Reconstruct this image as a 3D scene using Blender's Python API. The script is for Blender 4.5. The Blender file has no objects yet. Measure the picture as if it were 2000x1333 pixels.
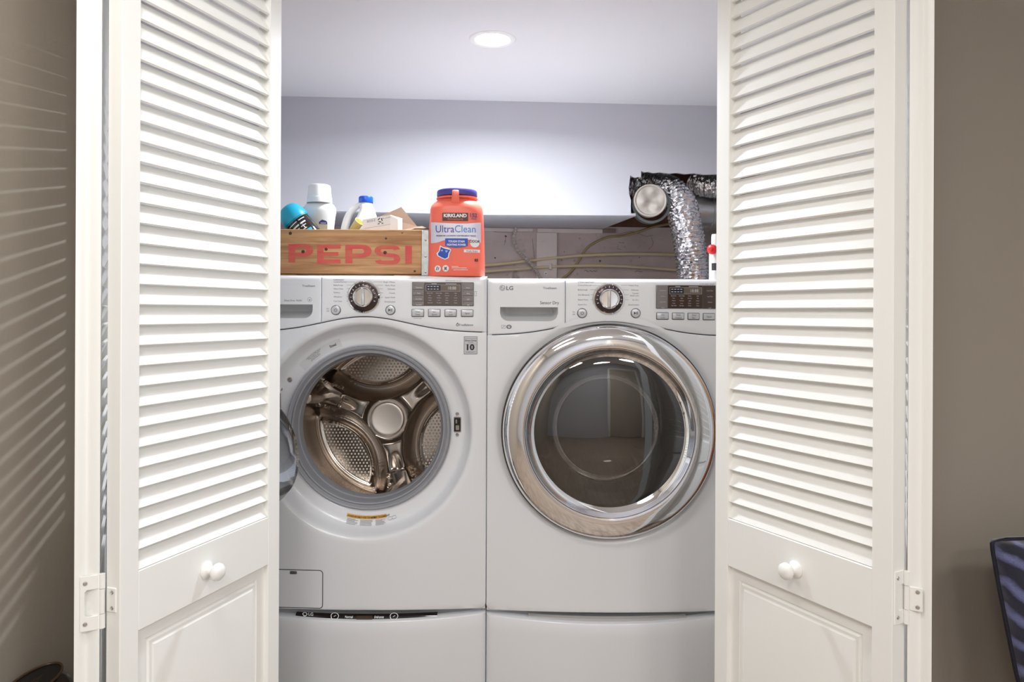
import bpy, bmesh, math, random
from math import sin, cos, pi, radians, atan2, sqrt, exp
from mathutils import Vector, Matrix, noise

# ------------------------------------------------------------------ camera, world, lights, exposure
SC = bpy.context.scene
COL = SC.collection
F = 1450.0                 # focal length in pixels of the 2000 px wide frame
HZ = 610.0                 # pixel row of the horizon
ROLL = 0.00436
CAMZ = 1.23
cd = bpy.data.cameras.new('camera'); cd.sensor_width = 36.0; cd.lens = F/2000*36.0
cd.shift_y = -(666.5-HZ)/2000.0; cd.clip_start = 0.02
cam = bpy.data.objects.new('camera', cd); COL.objects.link(cam)
cam.matrix_world = Matrix.Translation((0, 0, CAMZ)) @ Matrix.Rotation(pi/2, 4, 'X') @ Matrix.Rotation(ROLL, 4, 'Z')
SC.camera = cam
vs = SC.view_settings
SC.display_settings.display_device = 'sRGB'
vs.view_transform = 'Standard'; vs.look = 'None'; vs.gamma = 1.0; vs.use_curve_mapping = False
vs.exposure = 0.1
try:
    SC.cycles.use_denoising = True
    SC.cycles.max_bounces = 10; SC.cycles.diffuse_bounces = 6; SC.cycles.glossy_bounces = 6
    SC.cycles.transmission_bounces = 8; SC.cycles.transparent_max_bounces = 12
    SC.cycles.caustics_reflective = False; SC.cycles.caustics_refractive = False
    SC.cycles.sample_clamp_indirect = 6.0
except Exception:
    pass

wd = bpy.data.worlds.new('sky'); SC.world = wd; wd.use_nodes = True
bg = wd.node_tree.nodes['Background']
bg.inputs[0].default_value = (0.86, 0.92, 1.0, 1); bg.inputs[1].default_value = 1.0

def lamp(name, kind, loc, power, color, size=0.1, size_y=None, target=None, spread=None):
    l = bpy.data.lights.new(name, 'AREA'); l.energy = power; l.color = color
    l.shape = kind; l.size = size
    if size_y: l.size_y = size_y
    if spread: l.spread = spread
    o = bpy.data.objects.new(name, l); COL.objects.link(o); o.location = loc
    d = Vector(target or (loc[0], loc[1], loc[2]-1)) - Vector(loc)
    o.rotation_euler = d.to_track_quat('-Z', 'Y').to_euler()
    return o

CZ = 2.05                  # closet ceiling height
LX, LY = -0.062, 2.23      # closet downlight
closet_lamp = lamp('closet_lamp', 'DISK', (LX, LY, CZ-0.012), 15.5, (0.88, 0.94, 1.0), 0.095, spread=radians(164))
# daylight through the window in the room's right-hand wall
window_light = lamp('window_light', 'RECTANGLE', (2.86, -1.1, 1.5), 34.0, (0.97, 0.985, 1.0), 1.6, 1.2, (0, -0.6, 1.2))
# unseen ceiling lamps added as fill, behind and beside the camera
FILL_LAMPS = [(0.55, -1.75, 20), (-0.35, -0.55, 18), (1.15, -0.55, 13), (-0.42, 0.72, 7.5)]
for i, (x, y, e) in enumerate(FILL_LAMPS):
    lamp('room_lamp', 'DISK', (x, y, 2.325), e, (1.0, 0.985, 0.96), 0.50)

# ------------------------------------------------------------------ helpers
def unroll(px, py):
    a, b = px-1000.0, py-HZ
    return a*cos(ROLL)+b*sin(ROLL), -a*sin(ROLL)+b*cos(ROLL)
def P(px, py, Y):
    """world point at depth Y seen at that pixel"""
    u, v = unroll(px, py)
    return Vector((u*Y/F, Y, CAMZ-v*Y/F))

def lin(c):
    c = c/255.0
    return c/12.92 if c <= 0.04045 else ((c+0.055)/1.055)**2.4
def rgb(r, g, b): return (lin(r), lin(g), lin(b), 1.0)

class NT:
    def __init__(s, name):
        s.m = bpy.data.materials.new(name); s.m.use_nodes = True
        s.t = s.m.node_tree; s.n = s.t.nodes
        s.b = s.n['Principled BSDF']; s.out = s.n['Material Output']
    def node(s, typ, **kw):
        nd = s.n.new(typ)
        for k, v in kw.items():
            if k in nd.inputs.keys() if isinstance(k, str) else False:
                nd.inputs[k].default_value = v
            else: setattr(nd, k, v)
        return nd
    def link(s, a, b): s.t.links.new(a, b)

def mat(name, col, rough=0.5, metal=0.0, var=0.04, vscale=6.0, bump=0.0, bscale=60.0, coat=0.0, spec=0.5, emit=None, aniso=None, stretch=(1, 1, 1)):
    """plain procedural material: colour with fine noise variation and optional relief"""
    k = NT(name); b = k.b
    b.inputs['Roughness'].default_value = rough; b.inputs['Metallic'].default_value = metal
    b.inputs['Coat Weight'].default_value = coat; b.inputs['Specular IOR Level'].default_value = spec
    tc = k.node('ShaderNodeTexCoord'); mp = k.node('ShaderNodeMapping'); k.link(tc.outputs['Object'], mp.inputs[0])
    mp.inputs['Scale'].default_value = stretch
    nz = k.node('ShaderNodeTexNoise'); nz.inputs['Scale'].default_value = vscale; nz.inputs['Detail'].default_value = 4
    k.link(mp.outputs[0], nz.inputs['Vector'])
    mx = k.node('ShaderNodeMix', data_type='RGBA'); k.link(nz.outputs['Fac'], mx.inputs[0])
    mx.inputs[6].default_value = tuple(min(1, c*(1-var)) for c in col[:3])+(1,)
    mx.inputs[7].default_value = tuple(min(1, c*(1+var)) for c in col[:3])+(1,)
    k.link(mx.outputs[2], b.inputs['Base Color'])
    if bump:
        n2 = k.node('ShaderNodeTexNoise'); n2.inputs['Scale'].default_value = bscale; n2.inputs['Detail'].default_value = 3
        k.link(mp.outputs[0], n2.inputs['Vector'])
        bp = k.node('ShaderNodeBump'); bp.inputs['Strength'].default_value = bump; bp.inputs['Distance'].default_value = 0.002
        k.link(n2.outputs['Fac'], bp.inputs['Height']); k.link(bp.outputs[0], b.inputs['Normal'])
    if emit:
        b.inputs['Emission Color'].default_value = emit[0]; b.inputs['Emission Strength'].default_value = emit[1]
    return k.m

def glass(name, tint, refl_rough=0.02, alpha=0.6, ior=1.45):
    """thin tinted pane: lets light straight through, tinted, with a Fresnel gloss on top"""
    k = NT(name); k.n.remove(k.b)
    tr = k.node('ShaderNodeBsdfTransparent'); tr.inputs[0].default_value = tint
    df = k.node('ShaderNodeBsdfDiffuse'); df.inputs[0].default_value = (0.02, 0.018, 0.017, 1)
    gl = k.node('ShaderNodeBsdfGlossy'); gl.inputs['Roughness'].default_value = refl_rough
    m1 = k.node('ShaderNodeMixShader'); m1.inputs[0].default_value = alpha
    fr = k.node('ShaderNodeFresnel'); fr.inputs[0].default_value = ior
    m2 = k.node('ShaderNodeMixShader')
    k.link(df.outputs[0], m1.inputs[1]); k.link(tr.outputs[0], m1.inputs[2])
    k.link(fr.outputs[0], m2.inputs[0]); k.link(m1.outputs[0], m2.inputs[1]); k.link(gl.outputs[0], m2.inputs[2])
    k.link(m2.outputs[0], k.out.inputs[0])
    return k.m

class MB:
    """collects shapes; build() links them as ONE mesh object"""
    def __init__(s): s.v = []; s.f = []
    def add(s, vs_, fs):
        o = len(s.v); s.v += [tuple(x) for x in vs_]; s.f += [tuple(i+o for i in f) for f in fs]; return s
    def box(s, x0, x1, y0, y1, z0, z1):
        v = [(x, y, z) for x in (x0, x1) for y in (y0, y1) for z in (z0, z1)]
        return s.add(v, [(0, 1, 3, 2), (4, 6, 7, 5), (0, 4, 5, 1), (2, 3, 7, 6), (0, 2, 6, 4), (1, 5, 7, 3)])
    def rbox(s, x0, x1, y0, y1, z0, z1, r=0.004, seg=2, M=None):
        bm = bmesh.new(); bmesh.ops.create_cube(bm, size=1)
        for v in bm.verts:
            v.co = Vector(((x0+x1)/2+v.co.x*(x1-x0), (y0+y1)/2+v.co.y*(y1-y0), (z0+z1)/2+v.co.z*(z1-z0)))
        r = min(r, 0.49*min(x1-x0, y1-y0, z1-z0))
        bmesh.ops.bevel(bm, geom=list(bm.edges), offset=r, segments=seg, profile=0.5, affect='EDGES')
        if M is not None: bm.transform(M)
        return s.bm(bm)
    def bm(s, bm):
        bm.verts.index_update()
        s.add([v.co[:] for v in bm.verts], [tuple(v.index for v in f.verts) for f in bm.faces]); bm.free(); return s
    def grid(s, rows, closed_u=False, closed_v=False):
        n, m = len(rows), len(rows[0])
        fs = []
        for i in range(n if closed_v else n-1):
            for j in range(m if closed_u else m-1):
                a, b = i, (i+1) % n; c, d = j, (j+1) % m
                fs.append((a*m+c, a*m+d, b*m+d, b*m+c))
        return s.add([p for r in rows for p in r], fs)
    def lathe(s, prof, o=(0, 0, 0), ax=(0, 0, 1), e1=(1, 0, 0), n=48, sx=1.0, sy=1.0, caps=False):
        """prof: (radius, height along ax)"""
        o = Vector(o); ax = Vector(ax).normalized(); e1 = Vector(e1); e1 = (e1-ax*e1.dot(ax)).normalized(); e2 = ax.cross(e1)
        rows = [[o+ax*h+e1*(r*sx*cos(2*pi*k/n))+e2*(r*sy*sin(2*pi*k/n)) for k in range(n)] for r, h in prof]
        base = len(s.v)
        s.grid(rows, closed_u=True)
        if caps:
            m = len(prof)
            s.f.append(tuple(base+k for k in reversed(range(n)))); s.f.append(tuple(base+(m-1)*n+k for k in range(n)))
        return s
    def tube(s, pts, r, n=10, caps=True, up=(0, 0, 1)):
        pts = [Vector(p) for p in pts]; m = len(pts)
        rs = r if isinstance(r, (list, tuple)) else [r]*m
        rows = []; prev = None
        for i, p in enumerate(pts):
            t = (pts[min(i+1, m-1)]-pts[max(i-1, 0)]).normalized()
            if prev is None:
                a = Vector(up)
                if abs(a.dot(t)) > 0.95: a = Vector((1, 0, 0))
                e1 = (a-t*a.dot(t)).normalized()
            else: e1 = (prev-t*prev.dot(t)).normalized()
            prev = e1; e2 = t.cross(e1)
            rows.append([p+e1*(rs[i]*cos(2*pi*k/n))+e2*(rs[i]*sin(2*pi*k/n)) for k in range(n)])
        base = len(s.v)
        s.grid(rows, closed_u=True)
        if caps:
            s.f.append(tuple(base+k for k in reversed(range(n)))); s.f.append(tuple(base+(m-1)*n+k for k in range(n)))
        return s
    def prism(s, poly, o, u, v, d):
        """polygon in the (u, v) plane at o, extruded by vector d"""
        o, u, v, d = Vector(o), Vector(u), Vector(v), Vector(d); n = len(poly)
        a = [o+u*p[0]+v*p[1] for p in poly]; b = [p+d for p in a]
        fs = [tuple(range(n)), tuple(reversed(range(n, 2*n)))]+[(i, n+i, n+(i+1) % n, (i+1) % n)[::-1] for i in range(n)]
        return s.add(a+b, fs)
    def sphere(s, c, r, nu=12, nv=8, sc=(1, 1, 1), M=None):
        rows = []
        for i in range(nv+1):
            a = pi*i/nv
            rows.append([Vector((r*sc[0]*sin(a)*cos(2*pi*k/nu), r*sc[1]*sin(a)*sin(2*pi*k/nu), r*sc[2]*cos(a))) for k in range(nu)])
        if M is not None: rows = [[M @ p for p in q] for q in rows]
        c = Vector(c); rows = [[c+p for p in q] for q in rows]
        return s.grid(rows, closed_u=True)
    def xform(s, M, start=0):
        s.v = s.v[:start]+[tuple(M @ Vector(p)) for p in s.v[start:]]; return s
    def mesh(s, name, m=None, smooth=35):
        bm = bmesh.new()
        vv = [bm.verts.new(p) for p in s.v]
        for f in s.f:
            q = []
            for i in f:
                if vv[i] not in q: q.append(vv[i])
            if len(q) > 2:
                try: bm.faces.new(q)
                except ValueError: pass
        bmesh.ops.remove_doubles(bm, verts=bm.verts, dist=1e-6)
        bmesh.ops.recalc_face_normals(bm, faces=bm.faces)
        me = bpy.data.meshes.new(name); bm.to_mesh(me); bm.free()
        if smooth:
            me.shade_smooth(); me.set_sharp_from_angle(angle=radians(smooth))
        if m: me.materials.append(m)
        return me
    def build(s, name, m, parent=None, smooth=35, loc=None, rot=None, kind=None):
        return put(name, s.mesh(name, m, smooth), parent, loc, rot, kind)

def put(name, me, parent=None, loc=None, rot=None, kind=None):
    o = bpy.data.objects.new(name, me); COL.objects.link(o)
    if parent: o.parent = parent
    if loc is not None: o.location = loc
    if rot is not None: o.rotation_euler = rot
    if kind: o['kind'] = kind
    return o

def tag(o, label, cat=None, group=None, kind=None):
    o['label'] = label
    if cat: o['category'] = cat
    if group: o['group'] = group
    if kind: o['kind'] = kind
    return o
def thing(name, label, cat, loc=(0, 0, 0), rz=0, group=None, kind=None):
    o = bpy.data.objects.new(name, None); COL.objects.link(o); o.empty_display_size = 0.05
    o.location = loc; o.rotation_euler = (0, 0, rz)
    return tag(o, label, cat, group, kind)
def struct(o, kind='structure'): o['kind'] = kind; return o

_tc = {}
def text2d(s, size=1.0, bold=0.0, sx=1.0, align='CENTER'):
    """flat glyph mesh (2-D points and faces) of the built-in font"""
    key = (s, bold)
    if key not in _tc:
        cu = bpy.data.curves.new('glyphs', 'FONT'); cu.body = s; cu.size = 1.0; cu.offset = bold; cu.resolution_u = 3; cu.fill_mode = 'FRONT'
        o = bpy.data.objects.new('glyphs', cu); me = o.to_mesh()
        _tc[key] = ([v.co[:2] for v in me.vertices], [tuple(p.vertices) for p in me.polygons])
        o.to_mesh_clear(); bpy.data.objects.remove(o); bpy.data.curves.remove(cu)
    v, f = _tc[key]
    if not v: return [], []
    x0 = min(p[0] for p in v); x1 = max(p[0] for p in v)
    off = {'CENTER': (x0+x1)/2, 'LEFT': x0, 'RIGHT': x1}[align]
    return [((p[0]-off)*size*sx, p[1]*size) for p in v], f

class Print:
    """flat print laid on a surface: to3(x, z) gives the 3-D point"""
    def __init__(s, to3): s.mb = MB(); s.to3 = to3
    def text(s, t, x, z, h, bold=0.0, sx=1.0, align='CENTER', rot=0.0):
        """h = cap height"""
        v, f = text2d(t, h/0.70, bold, sx, align); c, q = cos(rot), sin(rot)
        s.mb.add([s.to3(x+a*c-b*q, z+a*q+b*c) for a, b in v], f); return s
    def poly(s, pts): s.mb.add([s.to3(*p) for p in pts], [tuple(range(len(pts)))]); return s
    def rect(s, x0, x1, z0, z1, n=1):
        for i in range(n):
            a, b = x0+(x1-x0)*i/n, x0+(x1-x0)*(i+1)/n
            s.poly([(a, z0), (b, z0), (b, z1), (a, z1)])
        return s
    def frame(s, x0, x1, z0, z1, w): return s.rect(x0, x1, z0, z0+w).rect(x0, x1, z1-w, z1).rect(x0, x0+w, z0, z1).rect(x1-w, x1, z0, z1)
    def ring(s, x, z, r0, r1, a0=0, a1=2*pi, n=28, sx=1.0):
        rows = [[s.to3(x+sx*r*cos(a0+(a1-a0)*i/n), z+r*sin(a0+(a1-a0)*i/n)) for i in range(n+1)] for r in (r0, r1)]
        s.mb.grid(rows); return s
    def disc(s, x, z, r, n=24, sx=1.0): return s.poly([(x+sx*r*cos(2*pi*i/n), z+r*sin(2*pi*i/n)) for i in range(n)])
    def line(s, x0, z0, x1, z1, w):
        dx, dz = x1-x0, z1-z0; L = sqrt(dx*dx+dz*dz) or 1; nx, nz = -dz/L*w/2, dx/L*w/2
        return s.poly([(x0+nx, z0+nz), (x0-nx, z0-nz), (x1-nx, z1-nz), (x1+nx, z1+nz)])
    def build(s, name, m, parent, kind='stuff'): return s.mb.build(name, m, parent, smooth=None, kind=kind)
# ------------------------------------------------------------------ materials
M = {}
M['paint_white'] = mat('door_paint', rgb(246, 246, 243), 0.38, bump=0.08, bscale=35, var=0.012, stretch=(1, 1, 0.25))
M['taupe'] = mat('taupe_wall_paint', rgb(166, 157, 145), 0.85, bump=0.15, bscale=220, var=0.03, vscale=3)
M['closet_white'] = mat('white_wall_paint', rgb(201, 202, 209), 0.8, bump=0.05, bscale=150, var=0.012, vscale=2)
M['ceiling'] = mat('ceiling_paint', rgb(232, 232, 234), 0.9, bump=0.05, bscale=150, var=0.01, vscale=2)
M['enamel'] = mat('white_enamel', rgb(233, 235, 239), 0.28, var=0.006, vscale=3, coat=0.25)
M['enamel_in'] = mat('white_plastic', rgb(229, 230, 231), 0.4, var=0.01)
M['recess'] = mat('recess_plastic', rgb(206, 207, 209), 0.45, var=0.01)  # greyer than the enamel: shade inside the drawer pull put into the colour
M['print_grey'] = mat('grey_print', rgb(112, 114, 122), 0.6)
M['print_dark'] = mat('dark_print', rgb(52, 52, 58), 0.6)
M['print_white'] = mat('white_print', rgb(238, 238, 240), 0.5)
M['print_light'] = mat('pale_print', rgb(205, 205, 212), 0.5)
M['chrome'] = mat('chrome', (0.86, 0.86, 0.87, 1), 0.05, 1.0, var=0.01)
M['chrome_soft'] = mat('brushed_chrome', (0.72, 0.72, 0.72, 1), 0.22, 1.0, var=0.05)
M['steel'] = mat('drum_steel', (0.58, 0.52, 0.465, 1), 0.22, 1.0, var=0.06)
M['steel_light'] = mat('hub_steel', (0.80, 0.74, 0.68, 1), 0.38, 1.0, var=0.03)
M['dial_dark'] = mat('dial_bronze', rgb(78, 66, 64), 0.22, 0.6, var=0.04)
M['display_brown'] = mat('display_brown', rgb(92, 78, 72), 0.12, var=0.04, coat=0.5)
M['display_deep'] = mat('display_deep_brown', rgb(66, 46, 34), 0.12, var=0.05, coat=0.5)
M['display_grey'] = mat('display_grey', rgb(138, 132, 130), 0.25, 0.3, var=0.03)
M['lcd_dark'] = mat('lcd_dark', rgb(38, 38, 50), 0.1, coat=0.4)
M['lcd_tan'] = mat('lcd_tan', rgb(112, 100, 86), 0.1, coat=0.4)
M['button'] = mat('silver_button', rgb(205, 207, 212), 0.3, 0.25, var=0.02)
M['button_rim'] = mat('button_rim', rgb(108, 108, 112), 0.3, 0.6)
M['rubber'] = mat('grey_rubber', rgb(152, 154, 160), 0.42, var=0.04)
M['black'] = mat('black_plastic', rgb(24, 22, 22), 0.35, var=0.1)
M['gloss_black'] = mat('gloss_black', rgb(26, 20, 20), 0.08, var=0.05, coat=0.6)
M['dark_gap'] = mat('dark_gap', rgb(58, 54, 52), 0.7)
M['screw'] = mat('screw_metal', (0.45, 0.40, 0.37, 1), 0.35, 1.0, var=0.15)
M['wood_dark'] = mat('dark_wood', rgb(70, 48, 34), 0.5, stretch=(1, 1, 8), var=0.25, vscale=12)
M['concrete'] = None

def concrete():
    k = NT('painted_concrete'); b = k.b; b.inputs['Roughness'].default_value = 0.9
    tc = k.node('ShaderNodeTexCoord')
    n1 = k.node('ShaderNodeTexNoise'); n1.inputs['Scale'].default_value = 3.2; n1.inputs['Detail'].default_value = 7; n1.inputs['Roughness'].default_value = 0.6
    r1 = k.node('ShaderNodeValToRGB'); r1.color_ramp.elements[0].position = 0.3; r1.color_ramp.elements[1].position = 0.75
    r1.color_ramp.elements[0].color = rgb(186, 172, 167); r1.color_ramp.elements[1].color = rgb(222, 212, 208)
    n2 = k.node('ShaderNodeTexVoronoi'); n2.feature = 'F1'; n2.inputs['Scale'].default_value = 13
    r2 = k.node('ShaderNodeValToRGB'); r2.color_ramp.elements[0].position = 0.02; r2.color_ramp.elements[1].position = 0.10
    r2.color_ramp.elements[0].color = (0.16, 0.14, 0.14, 1); r2.color_ramp.elements[1].color = (1, 1, 1, 1)
    n3 = k.node('ShaderNodeTexNoise'); n3.inputs['Scale'].default_value = 9; n3.inputs['Detail'].default_value = 10; n3.inputs['Roughness'].default_value = 0.75; n3.inputs['Distortion'].default_value = 1.5
    r3 = k.node('ShaderNodeValToRGB'); r3.color_ramp.elements[0].position = 0.30; r3.color_ramp.elements[1].position = 0.40
    r3.color_ramp.elements[0].color = (0.45, 0.42, 0.42, 1); r3.color_ramp.elements[1].color = (1, 1, 1, 1)
    m1 = k.node('ShaderNodeMix', data_type='RGBA', blend_type='MULTIPLY'); m1.inputs[0].default_value = 0.45
    m2 = k.node('ShaderNodeMix', data_type='RGBA', blend_type='MULTIPLY'); m2.inputs[0].default_value = 0.8
    for nd in (n1, n2, n3): k.link(tc.outputs['Object'], nd.inputs['Vector'])
    k.link(n1.outputs['Fac'], r1.inputs[0]); k.link(n2.outputs['Distance'], r2.inputs[0]); k.link(n3.outputs['Fac'], r3.inputs[0])
    k.link(r1.outputs[0], m1.inputs[6]); k.link(r2.outputs[0], m1.inputs[7])
    k.link(m1.outputs[2], m2.inputs[6]); k.link(r3.outputs[0], m2.inputs[7]); k.link(m2.outputs[2], b.inputs['Base Color'])
    bp = k.node('ShaderNodeBump'); bp.inputs['Strength'].default_value = 0.6; bp.inputs['Distance'].default_value = 0.006
    k.link(n3.outputs['Fac'], bp.inputs['Height']); k.link(bp.outputs[0], b.inputs['Normal'])
    return k.m
M['concrete'] = concrete()

def wood(name, dark, light, axis=0, scale=1.0, rough=0.55, knots=0.0):
    """grain that runs along one object axis"""
    k = NT(name); b = k.b; b.inputs['Roughness'].default_value = rough
    tc = k.node('ShaderNodeTexCoord'); mp = k.node('ShaderNodeMapping'); k.link(tc.outputs['Object'], mp.inputs[0])
    sc = [22*scale]*3; sc[axis] = 1.1*scale; mp.inputs['Scale'].default_value = sc
    n1 = k.node('ShaderNodeTexNoise'); n1.inputs['Scale'].default_value = 2.2; n1.inputs['Detail'].default_value = 8; n1.inputs['Roughness'].default_value = 0.62; n1.inputs['Distortion'].default_value = 0.9
    k.link(mp.outputs[0], n1.inputs['Vector'])
    r1 = k.node('ShaderNodeValToRGB'); r1.color_ramp.elements[0].position = 0.30; r1.color_ramp.elements[1].position = 0.66
    r1.color_ramp.elements[0].color = dark; r1.color_ramp.elements[1].color = light
    k.link(n1.outputs['Fac'], r1.inputs[0])
    n2 = k.node('ShaderNodeTexNoise'); n2.inputs['Scale'].default_value = 4*scale; n2.inputs['Detail'].default_value = 5
    k.link(tc.outputs['Object'], n2.inputs['Vector'])
    mx = k.node('ShaderNodeMix', data_type='RGBA', blend_type='MULTIPLY'); mx.inputs[0].default_value = 0.5
    r2 = k.node('ShaderNodeValToRGB'); r2.color_ramp.elements[0].position = 0.3; r2.color_ramp.elements[1].position = 0.6
    r2.color_ramp.elements[0].color = (0.6, 0.55, 0.5, 1); r2.color_ramp.elements[1].color = (1, 1, 1, 1)
    k.link(n2.outputs['Fac'], r2.inputs[0]); k.link(r1.outputs[0], mx.inputs[6]); k.link(r2.outputs[0], mx.inputs[7])
    k.link(mx.outputs[2], b.inputs['Base Color'])
    bp = k.node('ShaderNodeBump'); bp.inputs['Strength'].default_value = 0.25; bp.inputs['Distance'].default_value = 0.002
    k.link(n1.outputs['Fac'], bp.inputs['Height']); k.link(bp.outputs[0], b.inputs['Normal'])
    return k.m
M['crate_wood'] = wood('crate_wood', rgb(158, 108, 66), rgb(226, 180, 130), 0)
M['plywood'] = wood('plywood', rgb(176, 128, 84), rgb(214, 168, 120), 2, 0.6)
M['floor_wood'] = wood('floor_wood', rgb(128, 112, 98), rgb(176, 160, 144), 1, 0.7, 0.45)

# ------------------------------------------------------------------ the room and the closet
RW_L, FWY = -0.964, 1.735          # room's left wall plane; plane of the wall with the opening
OPL, OPR, OPH = -0.95, 0.945, 2.04
def wall(name, mb, m): return struct(mb.build(name, m, smooth=None))
wall('floor', MB().box(-1.3, 2.9, -2.8, 3.8, -0.05, 0.0), M['floor_wood'])
wall('wall_left', MB().box(-1.10, RW_L, -2.8, FWY+0.02, 0.0, 2.36), M['taupe'])
wall('ceiling_room', MB().box(-1.10, 2.82, -2.8, FWY+0.1, 2.34, 2.44), M['ceiling']).name = 'ceiling'
# wall with the closet opening: one upside-down U
wall('wall_front', MB().prism([(-1.09, 0), (OPL, 0), (OPL, OPH), (OPR, OPH), (OPR, 0), (2.8, 0), (2.8, 2.36), (-1.09, 2.36)],
     (0, FWY, 0), (1, 0, 0), (0, 0, 1), (0, 0.11, 0)), M['taupe'])
# thin white jamb lining round the opening, and its narrow casing
wall('trim_1', MB().prism([(OPL, 0), (OPL+0.014, 0), (OPL+0.014, OPH-0.014), (OPR-0.014, OPH-0.014), (OPR-0.014, 0), (OPR, 0), (OPR, OPH), (OPL, OPH)],
     (0, FWY-0.012, 0), (1, 0, 0), (0, 0, 1), (0, 0.13, 0)), M['paint_white'])
# back wall, and the right-hand wall with a window that lets the daylight in
wall('wall_back', MB().box(-1.1, 2.82, -2.82, -2.7, 0, 2.36), M['closet_white'])
WX0, WX1, WZ0, WZ1 = -1.95, -0.25, 0.85, 2.15
def wall_hole(y0, y1, z0, z1, h, x0, x1):
    O = [(y0, z0), (y1, z0), (y1, z1), (y0, z1)]; H = [(h[0], h[2]), (h[1], h[2]), (h[1], h[3]), (h[0], h[3])]
    v = [(x, y, z) for x in (x0, x1) for y, z in O+H]; fs = []
    for b_ in (0, 8):
        for i in range(4): fs.append((b_+i, b_+(i+1) % 4, b_+4+(i+1) % 4, b_+4+i))
    for i in range(4):
        fs.append((i, (i+1) % 4, 8+(i+1) % 4, 8+i)); fs.append((4+i, 4+(i+1) % 4, 12+(i+1) % 4, 12+i))
    return MB().add(v, fs)
wall('wall_right', wall_hole(-2.8, FWY+0.02, 0, 2.36, (WX0, WX1, WZ0, WZ1), 2.70, 2.82), M['closet_white'])
wn = thing('window_1', 'wide white framed window in the side wall of the room', 'window', (2.76, 0, WZ0), kind='structure')
def wbar(y0, y1, z0, z1): MB().rbox(-0.03, 0.03, y0, y1, z0-WZ0, z1-WZ0, 0.004).build('window_frame', M['paint_white'], wn)
wbar(WX0, WX1, WZ0, WZ0+0.05); wbar(WX0, WX1, WZ1-0.05, WZ1); wbar(WX0, WX0+0.05, WZ0+0.05, WZ1-0.05); wbar(WX1-0.05, WX1, WZ0+0.05, WZ1-0.05)
wbar(-1.13, -1.07, WZ0+0.05, WZ1-0.05)
PANE = glass('clear_pane', (0.97, 0.98, 0.98, 1), 0.0, 1.0)
for a_, b_ in ((WX0+0.05, -1.13), (-1.07, WX1-0.05)):
    MB().box(-0.004, 0.004, a_, b_, 0.05, WZ1-WZ0-0.05).build('pane', PANE, wn, smooth=None)
# a white panelled door in the wall behind the camera: it shows only as a reflection
dr = thing('door_3', 'white panelled room door in the wall facing the closet', 'door', (1.30, -2.70, 0), kind='structure')
MB().rbox(-0.40, 0.40, 0.0, 0.035, 0.01, 2.03, 0.003).build('door_leaf', mat('brown_door', rgb(196, 186, 174), 0.5), dr)
for x0, x1, z0, z1 in ((-0.47, -0.40, 0, 2.10), (0.40, 0.47, 0, 2.10), (-0.40, 0.40, 2.03, 2.10)):
    MB().rbox(x0, x1, 0.0, 0.05, z0, z1, 0.004).build('casing', M['paint_white'], dr)
for i, (x, y, e) in enumerate(FILL_LAMPS):  # glowing bodies for the added fill lamps, out of view
    t = thing('ceiling_light', ['round flush ceiling lamp farthest from the closet, by the panelled room door', 'round flush ceiling lamp by the taupe wall, behind the camera', 'round flush ceiling lamp in the middle of the room, by the window', 'round flush ceiling lamp nearest the closet'][i], 'lamp', (x, y, 2.34), group='room ceiling lamps')
    MB().lathe([(0.0, -0.004), (0.25, -0.004), (0.262, 0.0), (0.266, 0.003), (0.255, 0.003)], ax=(0, 0, -1), n=32).build('lamp_ring', M['paint_white'], t)
    MB().lathe([(0.0, 0.0055), (0.252, 0.0055), (0.255, 0.003)], ax=(0, 0, -1), n=32).build('diffuser', mat('lamp_glow', (1, 1, 1, 1), 0.5, emit=((1, 0.97, 0.93, 1), 2.0)), t)

# closet: side walls, painted foundation wall at the back, ceiling
BK = 0.064                                   # the back runs slightly away to the right
def yback(x): return 3.355+BK*x
def ysoff(x): return 2.8865+BK*x
wall('wall_closet_left', MB().box(-1.09, -0.985, FWY+0.108, 3.30, 0.0, CZ+0.05), M['closet_white'])
wall('wall_closet_right', MB().box(0.985, 1.09, FWY+0.108, 3.46, 0.0, CZ+0.05), M['closet_white'])
wall('wall_foundation', MB().prism([(-1.1, yback(-1.1)), (1.1, yback(1.1)), (1.1, 3.65), (-1.1, 3.65)], (0, 0, 0), (1, 0, 0), (0, 1, 0), (0, 0, 2.1)), M['concrete'])
# closet ceiling with a round hole for the downlight
bmc = MB()
N = 48; HR = 0.062
ring = [(LX+HR*cos(2*pi*i/N), LY+HR*sin(2*pi*i/N)) for i in range(N)]
outer = []
for i in range(N):
    c, q = cos(2*pi*i/N), sin(2*pi*i/N); t = min((0.985 if c > 0 else 0.985)/abs(c) if abs(c) > 1e-6 else 1e9, 1e9)
    tx = ((0.99-LX)/c if c > 1e-6 else (-0.99-LX)/c if c < -1e-6 else 1e9); ty = ((3.35-LY)/q if q > 1e-6 else (FWY+0.108-LY)/q if q < -1e-6 else 1e9)
    t = min(tx, ty); outer.append((LX+c*t, LY+q*t))
# snap the four corners in
for cx, cy in ((0.99, 3.35), (-0.99, 3.35), (-0.99, FWY+0.108), (0.99, FWY+0.108)):
    j = min(range(N), key=lambda i: (outer[i][0]-cx)**2+(outer[i][1]-cy)**2); outer[j] = (cx, cy)
bmc.grid([[(x, y, z) for x, y in r] for r, z in ((ring, CZ+0.05), (ring, CZ), (outer, CZ), (outer, CZ+0.05))], closed_u=True, closed_v=True)
wall('ceiling_closet', bmc, M['ceiling'])

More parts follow.
